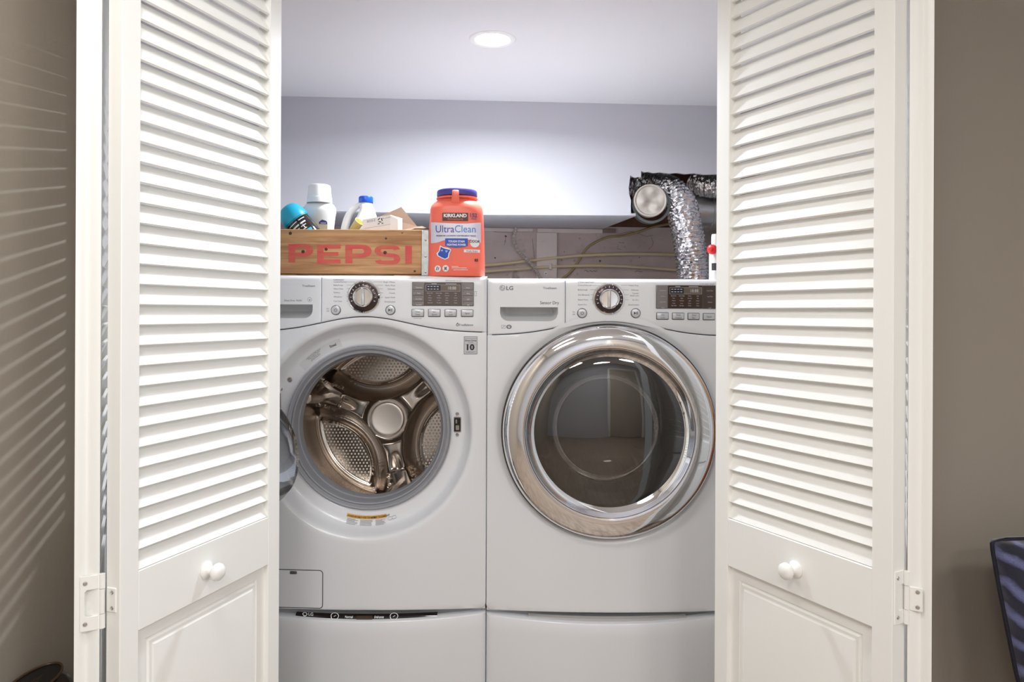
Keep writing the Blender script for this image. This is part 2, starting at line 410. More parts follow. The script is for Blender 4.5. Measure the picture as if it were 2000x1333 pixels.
# boxed-in soffit over the back of the closet: jagged hole at its right end where the ducts come out
ex, ey = Vector((1, BK, 0)), Vector((-BK, 1, 0)).normalized()
def sx_(px, py):
    """pixel -> (x, z) on the soffit's face"""
    u, v = unroll(px, py); y = 2.8865/(1-BK*u/F); return u*y/F, CAMZ-v*y/F
hole = [(1242.5, 421), (1232.5, 418), (1232, 405), (1232.5, 392), (1229, 380), (1228, 366), (1229.5, 356), (1231, 342), (1235, 345), (1241, 347), (1247, 345.5), (1252, 346.5), (1252.3, 334),
        (1258, 336.5), (1266, 335.5), (1276, 338), (1290, 336.5), (1306, 339), (1322, 337.5), (1338, 340), (1356, 338.5), (1376, 341), (1396, 340.5)]
face = [(-0.985, 1.612), (-0.6, 1.6135)]+[sx_(946, 419.8)]+[sx_(*p) for p in hole]+[(0.985, sx_(1396, 340.5)[1]), (0.985, CZ), (-0.985, CZ)]
wall('wall_soffit', MB().prism(face, (0, 2.8865, 0), (1, BK, 0), (0, 0, 1), ey*0.014), M['closet_white'])
# its underside, cut off at a slant beside the hole
u1 = sx_(1242.5, 421)[0]
und = MB()
pl = [(-0.985, 0.012), (u1, 0.012), (u1-0.075, yback(0)-2.8865-0.01), (-0.985, yback(0)-2.8865-0.01)]
und.prism(pl, (0, 2.8865, 1.6105), (1, BK, 0), (0, 1, 0), (0, 0, 0.012)); wall('wall_soffit_underside', und, M['closet_white'])
# brown paper backing and side board inside the soffit's hole
wall('trim_2', MB().prism([(0.40, 1.62), (0.98, 1.62), (0.98, 2.04), (0.40, 2.04)], (0, yback(0)-0.01, 0), (1, BK, 0), (0, 0, 1), (0, 0.008, 0)), mat('rusty_backing', rgb(96, 62, 44), 0.9, var=0.5, vscale=14))

# downlight
dl = thing('recessed_downlight', 'round white recessed downlight glowing in the closet ceiling', 'lamp', (LX, LY, CZ))
MB().lathe([(0.048, 0.012), (0.052, -0.0015), (0.056, -0.004), (0.066, -0.0035), (0.0705, -0.001), (0.0715, 0.001), (0.060, 0.001)], ax=(0, 0, 1), n=48).build('trim_ring', M['paint_white'], dl)
MB().lathe([(0.0, 0.004), (0.049, 0.004), (0.049, 0.03), (0.0, 0.03)], n=40).build('diffuser', mat('diffuser_glow', (1, 1, 1, 1), 0.5, emit=((0.95, 0.98, 1, 1), 14.0)), dl)
# ------------------------------------------------------------------ the louvred bifold doors
PITCH, ZR0, ZR1, ZTOP = 0.0366, 0.657, 0.764, 2.03
def slat_mesh(name, w, t, back):
    """one slat, in leaf axes: x along the leaf, y depth; back = +1 if the front face is at y=0 and the depth runs to +t"""
    hy, dz, th = 0.0080, 0.0177, 0.0028
    n = Vector((0, dz, hy)).normalized()                    # face normal when the front edge is low at -y
    sec = []
    for s, k in ((-1, -1), (-1.03, 0), (-1, 1), (1, 1), (1.03, 0), (1, -1)):
        c = Vector((0, hy*s, dz*s))+Vector((0, -n.y, n.z))*th*k
        sec.append((c.y*back, c.z))
    mb = MB(); rows = [[(x, y, z) for y, z in sec] for x in (0.0, w)]
    mb.grid(rows, closed_u=True); mb.f.append((5, 4, 3, 2, 1, 0)); mb.f.append((6, 7, 8, 9, 10, 11))
    return mb.mesh(name, M['paint_white'], 30)
LW, SW = 0.45, 0.0415
def leaf(door, near, dirv, sgn, front_at_zero, t, knob=None, groove=True, edge=None):
    """a door leaf; near = bottom corner at the folded edge on its y=0 face; sgn*t is its other face"""
    rz = atan2(dirv[1], dirv[0])
    lf = bpy.data.objects.new('leaf', None); COL.objects.link(lf); lf.parent = door
    lf.location = Vector((near[0], near[1], 0))-door.location; lf.rotation_euler = (0, 0, rz)
    pm = M['paint_white']
    ya, yb = sorted((0.0, sgn*t)); yf = 0.0 if front_at_zero else sgn*t
    bk = (1 if yf == ya else -1)                            # direction from the front face into the leaf
    zb = 0.02
    def part(name, mb, **k): return mb.build(name, pm, lf, **k)
    if edge:                                                # moulded meeting edge: cove on the folding edge
        prof = [(0, ya), (0.0, ya+0.2*t), (0.005, ya+0.42*t), (0.008, ya+0.55*t), (0.0045, ya+0.68*t), (0.001, ya+0.76*t), (0.0, yb)] if edge == 'cove' else \
               [(0.004, ya), (0.0005, ya+0.12*t), (0, ya+0.3*t), (0.001, ya+0.55*t), (0.006, ya+0.66*t), (0.0095, ya+0.78*t), (0.003, ya+0.9*t), (0.002, yb)]
        if edge == 'cove' and sgn < 0: prof = [(x, ya+yb-y) for x, y in reversed(prof)]
        part('stile', MB().prism(prof+[(SW, yb), (SW, ya)], (0, 0, zb), (1, 0, 0), (0, 1, 0), (0, 0, ZTOP-zb)), smooth=50)
    else:
        part('stile', MB().rbox(0, SW, ya, yb, zb, ZTOP, 0.0015, 1))
    part('stile', MB().rbox(LW-SW, LW, ya, yb, zb, ZTOP, 0.0015, 1))
    for z0, z1 in ((zb, 0.16), (ZR0, ZR1), (1.968, ZTOP)):
        part('rail', MB().rbox(SW, LW-SW, ya+0.0005, yb-0.0005, z0, z1, 0.001, 1))
    # raised panel below: recessed flat, groove, raised field, on both faces
    y0, y1 = yf+bk*0.011, yf+bk*(t-0.011)
    pb = MB()
    for yy, s in ((y0, 1), (y1, -1)):
        def rect(i, d): return [(SW+i, yy+bk*s*d, 0.16+i), (LW-SW-i, yy+bk*s*d, 0.16+i), (LW-SW-i, yy+bk*s*d, ZR0-i), (SW+i, yy+bk*s*d, ZR0-i)]
        rows = [rect(0, 0), rect(0.026, 0), rect(0.029, 0.003), rect(0.032, 0.003), rect(0.034, -0.001), rect(0.040, -0.001), rect(0.044, -0.003), rect(0.05, -0.0035)]
        b0 = len(pb.v); pb.grid(rows, closed_u=True); pb.f.append(tuple(b0+28+i for i in range(4)))
    part('panel', pb, smooth=20)
    me = slat_mesh('slat', LW-2*SW+0.002, t, bk)
    n = int((1.968-ZR1)/PITCH)
    for i in range(n+1):
        o = put('slat', me, lf, loc=(SW-0.001, yf+bk*(t/2-0.003 if knob else t-0.0115), ZR1+0.0185+PITCH*i))
    if knob is not None:
        kz, kx = knob
        k = MB().lathe([(0, 0.0), (0.017, 0.0), (0.0175, 0.002), (0.0135, 0.005), (0.0085, 0.009), (0.0075, 0.014), (0.009, 0.018), (0.0145, 0.021), (0.0172, 0.026), (0.0165, 0.032), (0.012, 0.037), (0.006, 0.039), (0, 0.0395)],
                       o=(kx, yf, kz), ax=(0, -bk, 0), n=28)
        k.build('knob', pm, lf, smooth=60)
    lf['kz'] = rz
    return lf, (lambda x, y, z: Vector((near[0], near[1], 0))+Matrix.Rotation(rz, 3, 'Z') @ Vector((x, y, z)))

def hinge(door, A, B, sA, sB, zc, big_on_A, tA, tB):
    """white surface hinge on the two folded edges: leaf A's edge and leaf B's edge are both x = 0 planes"""
    o = door.location
    m = MB()
    big, small, sb, ss = (A, B, sA, sB) if big_on_A else (B, A, sB, sA)
    H, h = 0.047, 0.0215
    def plate(T, sgn, y0, y1, z0, z1, th=0.0022):
        b = MB().rbox(-th, 0.0008, min(y0*sgn, y1*sgn), max(y0*sgn, y1*sgn), z0, z1, 0.0012, 1)
        m.add([T(*p)-o for p in b.v], b.f)
    # C-shaped big leaf
    T = big
    pts = [(0.003, -H), (0.029, -H), (0.029, H), (0.003, H), (0.003, h+0.002), (0.019, h+0.002), (0.0225, h-0.002), (0.0225, -h+0.002), (0.019, -h-0.002), (0.003, -h-0.002)]
    b = MB().prism([(y*sb, zc+z) for y, z in pts], (-0.0022, 0, 0), (0, 1, 0), (0, 0, 1), (0.003, 0, 0)); m.add([T(*p)-o for p in b.v], b.f)
    plate(small, ss, 0.003, 0.024, zc-h, zc+h)
    pa, pb = A(-0.003, 0, zc), B(-0.003, 0, zc); c = (pa+pb)/2
    hm = m.build('hinge', M['paint_white'], door)
    q = MB()
    for z0, z1, r in ((zc-H, zc-h-0.0008, 0.0052), (zc-h+0.0004, zc+h-0.0004, 0.0046), (zc+h+0.0008, zc+H, 0.0052)):
        q.lathe([(0, z0), (r, z0), (r, z1), (0, z1)], o=(c.x-o.x, c.y-o.y, 0), n=14)
    q.build('knuckle', M['paint_white'], hm)
    for T, sgn, y, zz in ((big, sb, 0.0215, H-0.012), (big, sb, 0.0215, -H+0.012), (small, ss, 0.016, h-0.008), (small, ss, 0.016, -h+0.008)):
        s = MB().lathe([(0, 0.0008), (0.0012, 0.0008), (0.0016, 0.0014), (0.0034, 0.0010), (0.0038, 0)], n=14)
        ax = T(-1, 0, 0)-T(0, 0, 0); pos = T(-0.0022, y*sgn, zc+zz)-o
        Rm = Vector((0, 0, 1)).rotation_difference(ax).to_matrix()
        s.v = [tuple(pos+Rm @ Vector(p)) for p in s.v]
        s.build('screw', M['chrome_soft'], hm)

def unit(x, y): d = sqrt(x*x+y*y); return (x/d, y/d)
# left pair: B is the leaf we see the front of, A the one behind it, seen only along its edge
nB = P(234.5, 1118, 1.288); fB = P(546.5, 1002, 1.715)
dB = unit(fB.x-nB.x, fB.y-nB.y)
d1 = thing('door_1', 'white louvred bifold closet door beside the washing machine, folded open', 'door', (nB.x, nB.y, 0), kind='structure')
tB, tA = 0.0315, 0.038
lB, TB = leaf(d1, (nB.x, nB.y), dB, 1, True, tB, knob=(0.709, 0.212))
nA = P(195.5, 900, 1.285); dA = unit(-0.447, 0.894)
lA, TA = leaf(d1, (nA.x, nA.y), dA, 1, False, tA, edge='cove')
TBb = lambda x, y, z: TB(x, tB+y, z)       # edge coordinates counted from the back face
hinge(d1, TA, TBb, 1, -1, 0.7255, True, tA, tB)
# right pair
nB2 = P(1742.8, 1117, 1.32); fB2 = P(1396, 1007, 1.72); dB2 = unit(fB2.x-nB2.x, fB2.y-nB2.y)
d2 = thing('door_2', 'white louvred bifold closet door beside the clothes dryer, folded open', 'door', (nB2.x, nB2.y, 0), kind='structure')
tB2, tA2 = 0.035, 0.038
lB2, TB2 = leaf(d2, (nB2.x, nB2.y), dB2, -1, True, tB2, knob=(0.709, 0.215))
nA2 = P(1773.5, 900, 1.326); dA2 = unit(0.457, 0.889)
lA2, TA2 = leaf(d2, (nA2.x, nA2.y), dA2, -1, False, tA2, edge='cove')
TB2b = lambda x, y, z: TB2(x, -tB2+y, z)
hinge(d2, TA2, TB2b, -1, 1, 0.7225, False, tA2, tB2)
# ------------------------------------------------------------------ the laundry machines
MY = 2.085                                    # depth of the machines' bowed fronts at their middle
HW = 0.343
class Mach:
    """local axes: x right, y into the machine from the front's middle, z up from the base"""
    def __init__(s, name, label, cat, px, zbase, group=None):
        s.x0 = P(px, 843, MY).x; s.zb = zbase
        s.root = thing(name, label, cat, (s.x0, MY, zbase), group=group)
    def l(s, px, py, dy=0.0):
        p = P(px, py, MY+dy); return p.x-s.x0, p.z-s.zb
    def part(s, name, mb, m, parent=None, **k): return mb.build(name, m, parent or s.root, **k)
def bow(x, k=0.02): return k*(x/HW)**2
FOLD = [(0.0, 0.03), (0.0, 0.004), (0.001, 0.0016), (0.003, 0.0003)]
FOLDT = [(0.0, 0.04), (0.0, 0.014), (0.0022, 0.0065), (0.0065, 0.0022), (0.013, 0.0003)]
def panel_grid(x0, x1, lo, hi, yf, nx=16, nz=6, fl=None, fr=None, fb=None, ft=None):
    """curved sheet between lo(x) and hi(x); f* = fold profiles of its four edges"""
    xs = [(x0+o, e) for o, e in (fl or [(0, 0)])]
    a, b = xs[-1][0], x1-(fr or [(0, 0)])[-1][0]
    xs += [(a+(b-a)*i/nx, 0) for i in range(1, nx)]
    xs += [(x1-o, e) for o, e in reversed(fr or [(0, 0)])]
    rows = []
    for x, ex_ in xs:
        L, H = lo(x), hi(x)
        zs = [(L+o, e) for o, e in (fb or [(0, 0)])]
        c, d = zs[-1][0], H-(ft or [(0, 0)])[-1][0]
        zs += [(c+(d-c)*i/nz, 0) for i in range(1, nz)]
        zs += [(H-o, e) for o, e in reversed(ft or [(0, 0)])]
        rows.append([(x, yf(x, z)+max(ex_, e), z) for z, e in zs])
    return MB().grid(rows)

def front_sheet(m, zc, prof, ztop, r_end, nstep=200):
    """the machine's front: round opening at (0, zc) with a turned profile, out to the panel's rounded outline"""
    pts = []
    rc = 0.016
    for i in range(41): pts.append((-HW+rc+(2*HW-2*rc)*i/40, 0.006))
    for i in range(1, 7): a = -pi/2+pi/2*i/7; pts.append((HW-rc+rc*cos(a), 0.006+rc+rc*sin(a)))
    z1 = ztop(HW)
    for i in range(41): pts.append((HW, 0.006+rc+(z1-0.006-rc)*i/40))
    for i in range(1, 60): x = HW-2*HW*i/60; pts.append((x, ztop(x)))
    for i in range(41): pts.append((-HW, z1-(z1-0.006-rc)*i/40))
    for i in range(1, 7): a = pi+pi/2*i/7; pts.append((-HW+rc+rc*cos(a), 0.006+rc+rc*sin(a)))
    cols = []
    for x, z in pts:
        d = Vector((x, z-zc)); R = d.length; q = d/R
        col = []
        for r, y in prof: col.append((q.x*r, bow(q.x*r)+y, zc+q.y*r))
        for t in (0.25, 0.5, 0.75, 0.93): r = r_end+(R-r_end)*t; col.append((q.x*r, bow(q.x*r), zc+q.y*r))
        for ins, y in ((0.003, 0.0003), (0.001, 0.0016), (0, 0.004), (0, 0.03)):
            r = R-ins; col.append((q.x*r, bow(q.x*r)+y, zc+q.y*r))
        cols.append(col)
    return MB().grid([list(r) for r in zip(*cols)], closed_u=True)

def dial(m, px, py, grip_tilt, rd=0.0415):
    x, z = m.l(px, py); y = bow(x)
    d = MB().lathe([(rd+0.0035, 0.001), (rd+0.003, 0.003), (rd, 0.0045), (rd-0.0005, 0.0025)], o=(x, y, z), ax=(0, -1, 0), n=48)
    root = m.part('dial', d, M['chrome'])
    MB().lathe([(rd, 0.002), (rd-0.001, 0.0085), (rd-0.004, 0.0115), (0.0285, 0.0135), (0.0275, 0.012)], o=(x, y, z), ax=(0, -1, 0), n=56).build('dial_collar', M['dial_dark'], root)
    pr = Print(lambda a, b: (a, y-0.0123-0.0002-0.0003, b))
    for k in range(13):
        a = radians(-20+220*k/12); w = 0.0016 if k % 3 else 0.0026
        pr.line(x+0.0315*cos(a), z+0.0315*sin(a), x+0.0362*cos(a), z+0.0362*sin(a), w)
    pr.build('tick_marks', M['print_light'], root)
    # silver knob: sloped dish with an upright grip blade across it
    kb = MB().lathe([(0.0285, 0.010), (0.0278, 0.019), (0.026, 0.021), (0.024, 0.0195), (0.0225, 0.015), (0.0, 0.014)], o=(x, y, z), ax=(0, -1, 0), n=48)
    kb.build('dial_knob', M['chrome'], root)
    g = MB(); c, q = cos(grip_tilt), sin(grip_tilt)
    sec = [(-0.0052, 0.013), (-0.0045, 0.022), (0.0, 0.0245), (0.0035, 0.022), (0.0048, 0.013)]
    rows = []
    for s_ in (-0.0235, -0.021, 0, 0.021, 0.0235):
        k = 0.8 if abs(s_) > 0.022 else 1
        rows.append([(x+a*k*c-s_*q, y-h*(0.94 if abs(s_) > 0.022 else 1), z+a*k*q+s_*c) for a, h in sec])
    g.grid(rows); g.f.append((0, 1, 2, 3, 4)); g.f.append((24, 23, 22, 21, 20))
    g.build('dial_grip', M['chrome_soft'], root)

def round_button(m, px, py, kind, r=0.0125):
    x, z = m.l(px, py); y = bow(x)
    b = m.part('button', MB().lathe([(r+0.0016, 0.0), (r+0.0012, 0.002), (r, 0.0024), (r, 0.0012)], o=(x, y, z), ax=(0, -1, 0), n=32), M['button_rim'])
    MB().lathe([(r-0.0002, 0.001), (r-0.0006, 0.0035), (r-0.003, 0.0045), (0, 0.0040)], o=(x, y, z), ax=(0, -1, 0), n=32).build('button_cap', M['button'], b)
    p = Print(lambda a, c: (a, y-0.0047, c))
    if kind == 'power': p.ring(x, z, 0.0034, 0.0045, radians(120), radians(420)); p.line(x, z+0.001, x, z+0.0052, 0.0011)
    else:
        p.poly([(x-0.005, z+0.0042), (x-0.005, z-0.0042), (x+0.0008, z)]); p.rect(x+0.0018, x+0.003, z-0.004, z+0.004); p.rect(x+0.0042, x+0.0054, z-0.004, z+0.004)
    p.build('symbol', M['print_dark'], b)

def key_button(m, x0, x1, y0, y1, lines):
    (xa, za), (xb, zb) = m.l(x0, y1), m.l(x1, y0); xm = (xa+xb)/2
    yy = bow(xm); sl = 2*0.02*xm/HW**2
    R = Matrix.Translation((xm, yy, (za+zb)/2)) @ Matrix.Rotation(math.atan(sl), 4, 'Z')
    w, h = (xb-xa)/2, (zb-za)/2
    b = m.part('button', MB().rbox(-w, w, -0.0025, 0.004, -h, h, 0.002, 2, R), M['button_rim'])
    MB().rbox(-w+0.0016, w-0.0016, -0.0042, 0.002, -h+0.0022, h-0.0014, 0.0014, 2, R).build('button_cap', M['button'], b)
    p = Print(lambda a, c: tuple(R @ Vector((a, -0.0044, c))))
    if len(lines) == 2: p.text(lines[0], 0, 0.0012, 0.0042, sx=0.95); p.text(lines[1], 0, -0.0062, 0.0042, sx=0.95)
    else: p.text(lines[0], 0, -0.0022, 0.0046, sx=0.95)
    p.build('lettering', M['print_dark'], b)

def on_front(dy=0.0004): return lambda x, z: (x, bow(x)-dy, z)

def handle_pocket(m, x0, x1, ztop_, zbot, rcorn, left_round=True):
    """recessed pull: flat top lip, rounded lower corners; returns the lower outline"""
    def low(x):
        z = zbot
        for s, on in ((x-x0, left_round), (x1-x, True)):
            if on and s < rcorn: z = max(z, zbot+rcorn*0.85*(1-sqrt(max(0, 1-((rcorn-s)/rcorn)**2))))
        return min(z, ztop_-0.0005)
    return low

def machine(m, px, ctr_y, seamc, seamd, seam_s, top_y, split_x, pocket, dryer=False):
    """cabinet, control strip and detergent drawer common to both machines"""
    zt = m.l(px, top_y)[1]; zs = m.l(px, seamc)[1]; D = seamd/695.0; S = seam_s/695.0
    seam = lambda x: zs-D*(1-exp(-(x/S)**2))
    zc = m.l(px, ctr_y)[1]
    cab = MB(); X_, Z0, Z1 = HW-0.0015, 0.004, zt-0.002
    cab.add([(sx*X_, y, z) for y in (0.026, 0.755) for sx, z in ((-1, Z0), (1, Z0), (1, Z1), (-1, Z1))], [(0, 1, 5, 4), (1, 2, 6, 5), (2, 3, 7, 6), (3, 0, 4, 7), (4, 5, 6, 7)])
    cab.add([(sx*(X_-0.012), y, z) for y in (0.026, 0.743) for sx, z in ((-1, Z0+0.012), (1, Z0+0.012), (1, Z1-0.012), (-1, Z1-0.012))], [(4, 5, 1, 0), (5, 6, 2, 1), (6, 7, 3, 2), (7, 4, 0, 3), (7, 6, 5, 4)])
    for i in range(4): cab.f.append((i, (i+1) % 4, 8+(i+1) % 4, 8+i))
    m.part('cabinet', cab, M['enamel'])
    yf = lambda x, z: bow(x)
    g = 0.0012
    xs = m.l(split_x, 580)[0]
    lo = lambda x: seam(x)+g
    hi = lambda x: zt
    m.part('control_panel', panel_grid(xs+g/2, HW, lo, hi, yf, 40, 8, FOLD, FOLDT, FOLD, FOLDT), M['enamel'])
    # drawer front with its recessed pull
    x0, x1 = m.l(pocket[0], 600)[0], m.l(pocket[1], 600)[0]
    ztp, zbt = m.l(px, pocket[2])[1], m.l(px, pocket[3])[1]
    low = handle_pocket(m, x0, x1, ztp, zbt, 0.026)
    dz = MB()
    for q in (panel_grid(-HW, x0, lo, hi, yf, 6, 14, FOLDT, None, FOLD, FOLDT), panel_grid(x1, xs-g/2, lo, hi, yf, 4, 14, None, FOLD, FOLD, FOLDT),
              panel_grid(x0, x1, lo, low, yf, 40, 4, None, None, FOLD, None), panel_grid(x0, x1, lambda x: ztp, hi, yf, 40, 6, None, None, None, FOLDT)):
        dz.add(q.v, q.f)
    # pocket: roof, back, scooped lower slope
    rows = []
    for i in range(41):
        x = x0+(x1-x0)*i/40; L = low(x); H = ztp; e = 1.0
        k = min(1, (x-x0)/0.02, (x1-x)/0.02); k = sqrt(max(0, 1-(1-k)**2))
        zm = L+(H-L)*(0.50+0.14*(1-k))
        rows.append([(x, bow(x), H), (x, bow(x)+0.05*k, H+0.002*k), (x, bow(x)+0.052*k, (H+zm)/2), (x, bow(x)+0.050*k, zm), (x, bow(x)+0.024*k, (zm+L)/2-0.0015), (x, bow(x)+0.004*k, L+0.0012), (x, bow(x), L)])
    dw = m.part('detergent_drawer', dz, M['enamel'], smooth=30)
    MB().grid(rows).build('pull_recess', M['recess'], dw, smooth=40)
    return seam, zc, zt

WM = Mach('washing_machine', 'white front loading washing machine with its round door swung open', 'washing machine', 711, 0.383)
W_seam, W_zc, W_zt = machine(WM, 711, 843, 619.2, 30, 118, 538.2, 627, (527, 610, 595.5, 622.5))
prof = [(0.215, 0.105), (0.226, 0.085), (0.234, 0.072), (0.238, 0.066), (0.245, 0.0625), (0.262, 0.0602), (0.276, 0.0578), (0.2825, 0.052), (0.2875, 0.041), (0.293, 0.024), (0.298, 0.010), (0.303, 0.0035), (0.309, 0.0006), (0.318, 0.0)]
W_prof = prof
WM.part('front_panel', front_sheet(WM, W_zc, prof, lambda x: W_seam(x)-0.0012, 0.318), M['enamel'])
dial(WM, 711, 580.5, 0.02)
round_button(WM, 656, 606, 'power'); round_button(WM, 762.5, 606, 'play')
for (x0, x1, y0, y1), t in zip(((803.5, 828, 604, 619.5), (835.5, 860, 604, 619.5), (867.5, 891.5, 604.5, 619.5), (899.5, 924, 605, 619.5)), (('Wash', 'Temp.'), ('Spin', 'Speed'), ('Soil', 'Level'), ('Signal',))):
    key_button(WM, x0, x1, y0, y1, t)

def display(m, X, Y, centre, left_m, right_m, digits, rows_x, rows_y, left_dark, lcd):
    """display window: three glossy bays, an LCD and lines of printed settings"""
    (xa, za), (xb, zb) = m.l(X[0], Y[1]), m.l(X[3], Y[0]); xm = (xa+xb)/2
    sl = 2*0.02*xm/HW**2
    R = Matrix.Translation((xm, bow(xm), (za+zb)/2)) @ Matrix.Rotation(math.atan(sl), 4, 'Z')
    w, h = (xb-xa)/2, (zb-za)/2
    d = m.part('display', MB().rbox(-w-0.001, w+0.001, -0.0022, 0.004, -h-0.001, h+0.001, 0.002, 2, R), M['button_rim'])
    lx = lambda px: m.l(px, Y[0])[0]-xm
    lz = lambda py: m.l((X[0]+X[3])/2, py)[1]-(za+zb)/2
    for i, mm in enumerate((left_m, centre, right_m)):
        MB().rbox(lx(X[i])+0.0006, lx(X[i+1])-0.0004, -0.0030, 0.002, -h+0.0005, h-0.0005, 0.0006, 1, R).build('display_bay', mm, d)
    T = lambda dy: (lambda a, c: tuple(R @ Vector((a, -dy, c))))
    x0, x1, x2, y0, y1 = lcd
    MB().box(lx(x0), lx(x1), -0.0034, 0.001, lz(y1), lz(y0)).xform(R).build('lcd', M['lcd_dark'], d, smooth=None)
    MB().box(lx(x1), lx(x2), -0.0034, 0.001, lz(y1), lz(y0)).xform(R).build('lcd', M['lcd_tan'], d, smooth=None)
    p = Print(T(0.0037))
    p.frame(lx(x0-1), lx(x2+1), lz(y1+0.8), lz(y0-0.8), 0.0006)
    p.text(digits, lx((x1+x2)/2+4), lz((y0+y1)/2)-0.0042, 0.0088, sx=0.9)
    for i in range(4):
        for j in range(2): p.rect(lx(x0+2+i*6), lx(x0+6+i*6), lz(y0+3.5+5*j), lz(y0+2.2+5*j))
    p.rect(lx(x0+10), lx(x0+20), lz(y0-2), lz(y0-3)); p.rect(lx(x1+10), lx(x2-6), lz(y0-2), lz(y0-3))
    words = [('Extra Hot', 'Extra High', 'Heavy', 'High'), ('Hot', 'High', 'Normal', 'On'), ('Warm', 'Medium', 'Light', 'Steam'), ('Cold', 'Low', 'Rinse', 'Lock'), ('Tap Cold', 'No Spin', 'Delay', 'Clean')]
    for j, y in enumerate(rows_y):
        for i, x in enumerate(rows_x): p.text(words[j][i], lx(x), lz(y+1.2), 0.0027)
    p.build('display_lettering', M['print_light'], d)
    q = Print(T(0.0033)); 
    for i in range(4):
        yy = Y[0]+(Y[1]-Y[0])*(0.08+0.25*i)
        if left_dark:
            if i: q.rect(lx(X[0]+1), lx(X[1]-1), lz(yy-0.4), lz(yy-1.3)); q.rect(lx(X[2]+2), lx(X[3]-1), lz(yy-0.4), lz(yy-1.2))
            q.disc(lx(X[0]+4), lz(yy+2.4), 0.0012); q.disc(lx(X[2]+4), lz(yy+2.4), 0.0012)
    if left_dark: q.build('display_lettering', M['print_dark'], d)
    s = Print(T(0.0034))
    for i, t in enumerate((('TurboWash', 'Steam', 'Extra Rinse', 'Pre-Wash'), ('Cool Down', 'Wrinkle', 'Damp Dry', 'Steam'))[0 if left_dark else 1]):
        yy = Y[0]+(Y[1]-Y[0])*(0.10+0.25*i)
        s.text(t, lx((X[0]+X[1])/2+1.5), lz(yy+6.6), 0.003, sx=0.9); s.text(('Rinse+', 'Delay', 'Lock', 'Add')[i] if left_dark else ('More Time', 'Less Time', 'Custom', 'Lock')[i], lx((X[2]+X[3])/2+1.5), lz(yy+6.6), 0.003, sx=0.9)
    s.build('display_lettering', M['print_light'] if not left_dark else M['print_white'], d)

display(WM, (805, 828, 901, 924.5), (552, 597), M['display_brown'], M['display_grey'], M['display_grey'], '18:88', (839.5, 857, 872.5, 889.5), (572.5, 577.2, 581.8, 586.6, 591.4), True, (832.5, 860, 897, 557.2, 568.4))

# --- printed words on the washer's control strip
def list_words(pr, m, items, px, dy0, align, h=0.0040):
    for t, y in items:
        x, z = m.l(px, y+1.6); pr.text(t, x, z, h, align=align)
pr = Print(on_front())
list_words(pr, WM, (('PUREWASH', 546.6), ('Cotton/Normal', 550.6), ('Bulky/Large', 557), ('Heavy Duty', 564), ('Sanitary', 571.4), ('Allergiene', 579.6), ('Tub Clean', 588.4)), 651.5, 0, 'LEFT')
list_words(pr, WM, (('Bright Whites', 551), ('Perm. Press', 557.6), ('Delicates', 564.6), ('Towels', 572.5), ('Speed Wash', 581), ('Downloaded', 589.6)), 771.5, 0, 'RIGHT')
def leaders(pr, m, ys, xa, xb):
    for i, y in enumerate(ys):
        (x0, z), (x1, _) = m.l(xa, y), m.l(xb[i], y); pr.rect(min(x0, x1), max(x0, x1), z-0.0003, z+0.0003, 2)
leaders(pr, WM, (551, 557, 564, 571.4, 579.6, 588.4), 677, (694, 687, 683, 680.5, 680, 681))
leaders(pr, WM, (551, 557.6, 564.6, 572.5, 581), 748, (729, 736, 740, 742, 743))
x, z = WM.l(602, 560.5); pr.text('TrueSteam', x, z, 0.0058, 0.012)
x, z = WM.l(571, 589); pr.text('Direct Drive  WASH', x, z, 0.0052, 0.0, 0.8)
x, z = WM.l(604, 585.5); pr.ring(x, z, 0.0055, 0.0062); pr.text('e', x, z-0.003, 0.006, 0.02)
x, z = WM.l(908, 637); pr.text('TrueBalance', x+0.002, z, 0.0056, 0.015)
x, z = WM.l(893, 635); pr.ring(x, z, 0.0022, 0.004); pr.poly([(x-0.003, z+0.002), (x+0.003, z+0.002), (x, z+0.007)])
x, z = WM.l(885, 549.5); pr.text('6MOTION DD  5.2 cu.ft.', x, z, 0.0030)
(x, z) = WM.l(928.5, 574); pr.frame(x-0.003, x+0.003, z-0.006, z+0.007, 0.0007)
x, z = WM.l(815.5, 621.5); pr.text('Control Lock', x, z-0.002, 0.0028)
x, z = WM.l(640, 604.5); pr.text('On', x, z, 0.0038); pr.text('Off', x, z-0.007, 0.0038)
# arc of fine lines round the dial
x, z = WM.l(711, 580.5)
for a0, a1 in ((55, 78), (100, 175), (5, 48)): pr.ring(x, z, 0.0468, 0.0473, radians(a0), radians(a1))
pr.build('lettering', M['print_grey'], WM.root)

# --- warranty badge
(xa, za), (xb, zb) = WM.l(905, 693), WM.l(932, 657.5)
xm = (xa+xb)/2; zm_ = (za+zb)/2
RB = Matrix.Translation((xm, bow(xm), zm_)) @ Matrix.Rotation(math.atan(2*0.02*xm/HW**2), 4, 'Z')
bd = WM.part('warranty_badge', MB().rbox(xa-xm, xb-xm, -0.0014, 0.003, za-zm_, zb-zm_, 0.0006, 1, RB), M['button'])
pr = Print(lambda a, c: tuple(RB @ Vector((a-xm, -0.0017, c-zm_)))); pr.frame(xa+0.001, xb-0.001, za+0.001, zb-0.001, 0.0007)
pr.text('Direct Drive', xm, zb-0.0145, 0.0048, 0.02, 0.92); pr.text('MOTOR', xm, zb-0.0195, 0.0028); pr.text('10', xm, za+0.0125, 0.0155, 0.045, 1.15); pr.text('YEAR', xm+0.0068, za+0.0185, 0.003); pr.text('WARRANTY', xm, za+0.0045, 0.0036)
pr.rect(xa+0.003, xb-0.003, zb-0.0065, zb-0.006); pr.rect(xa+0.003, xb-0.003, zb-0.023, zb-0.0225)
pr.build('badge_lettering', M['print_dark'], bd)

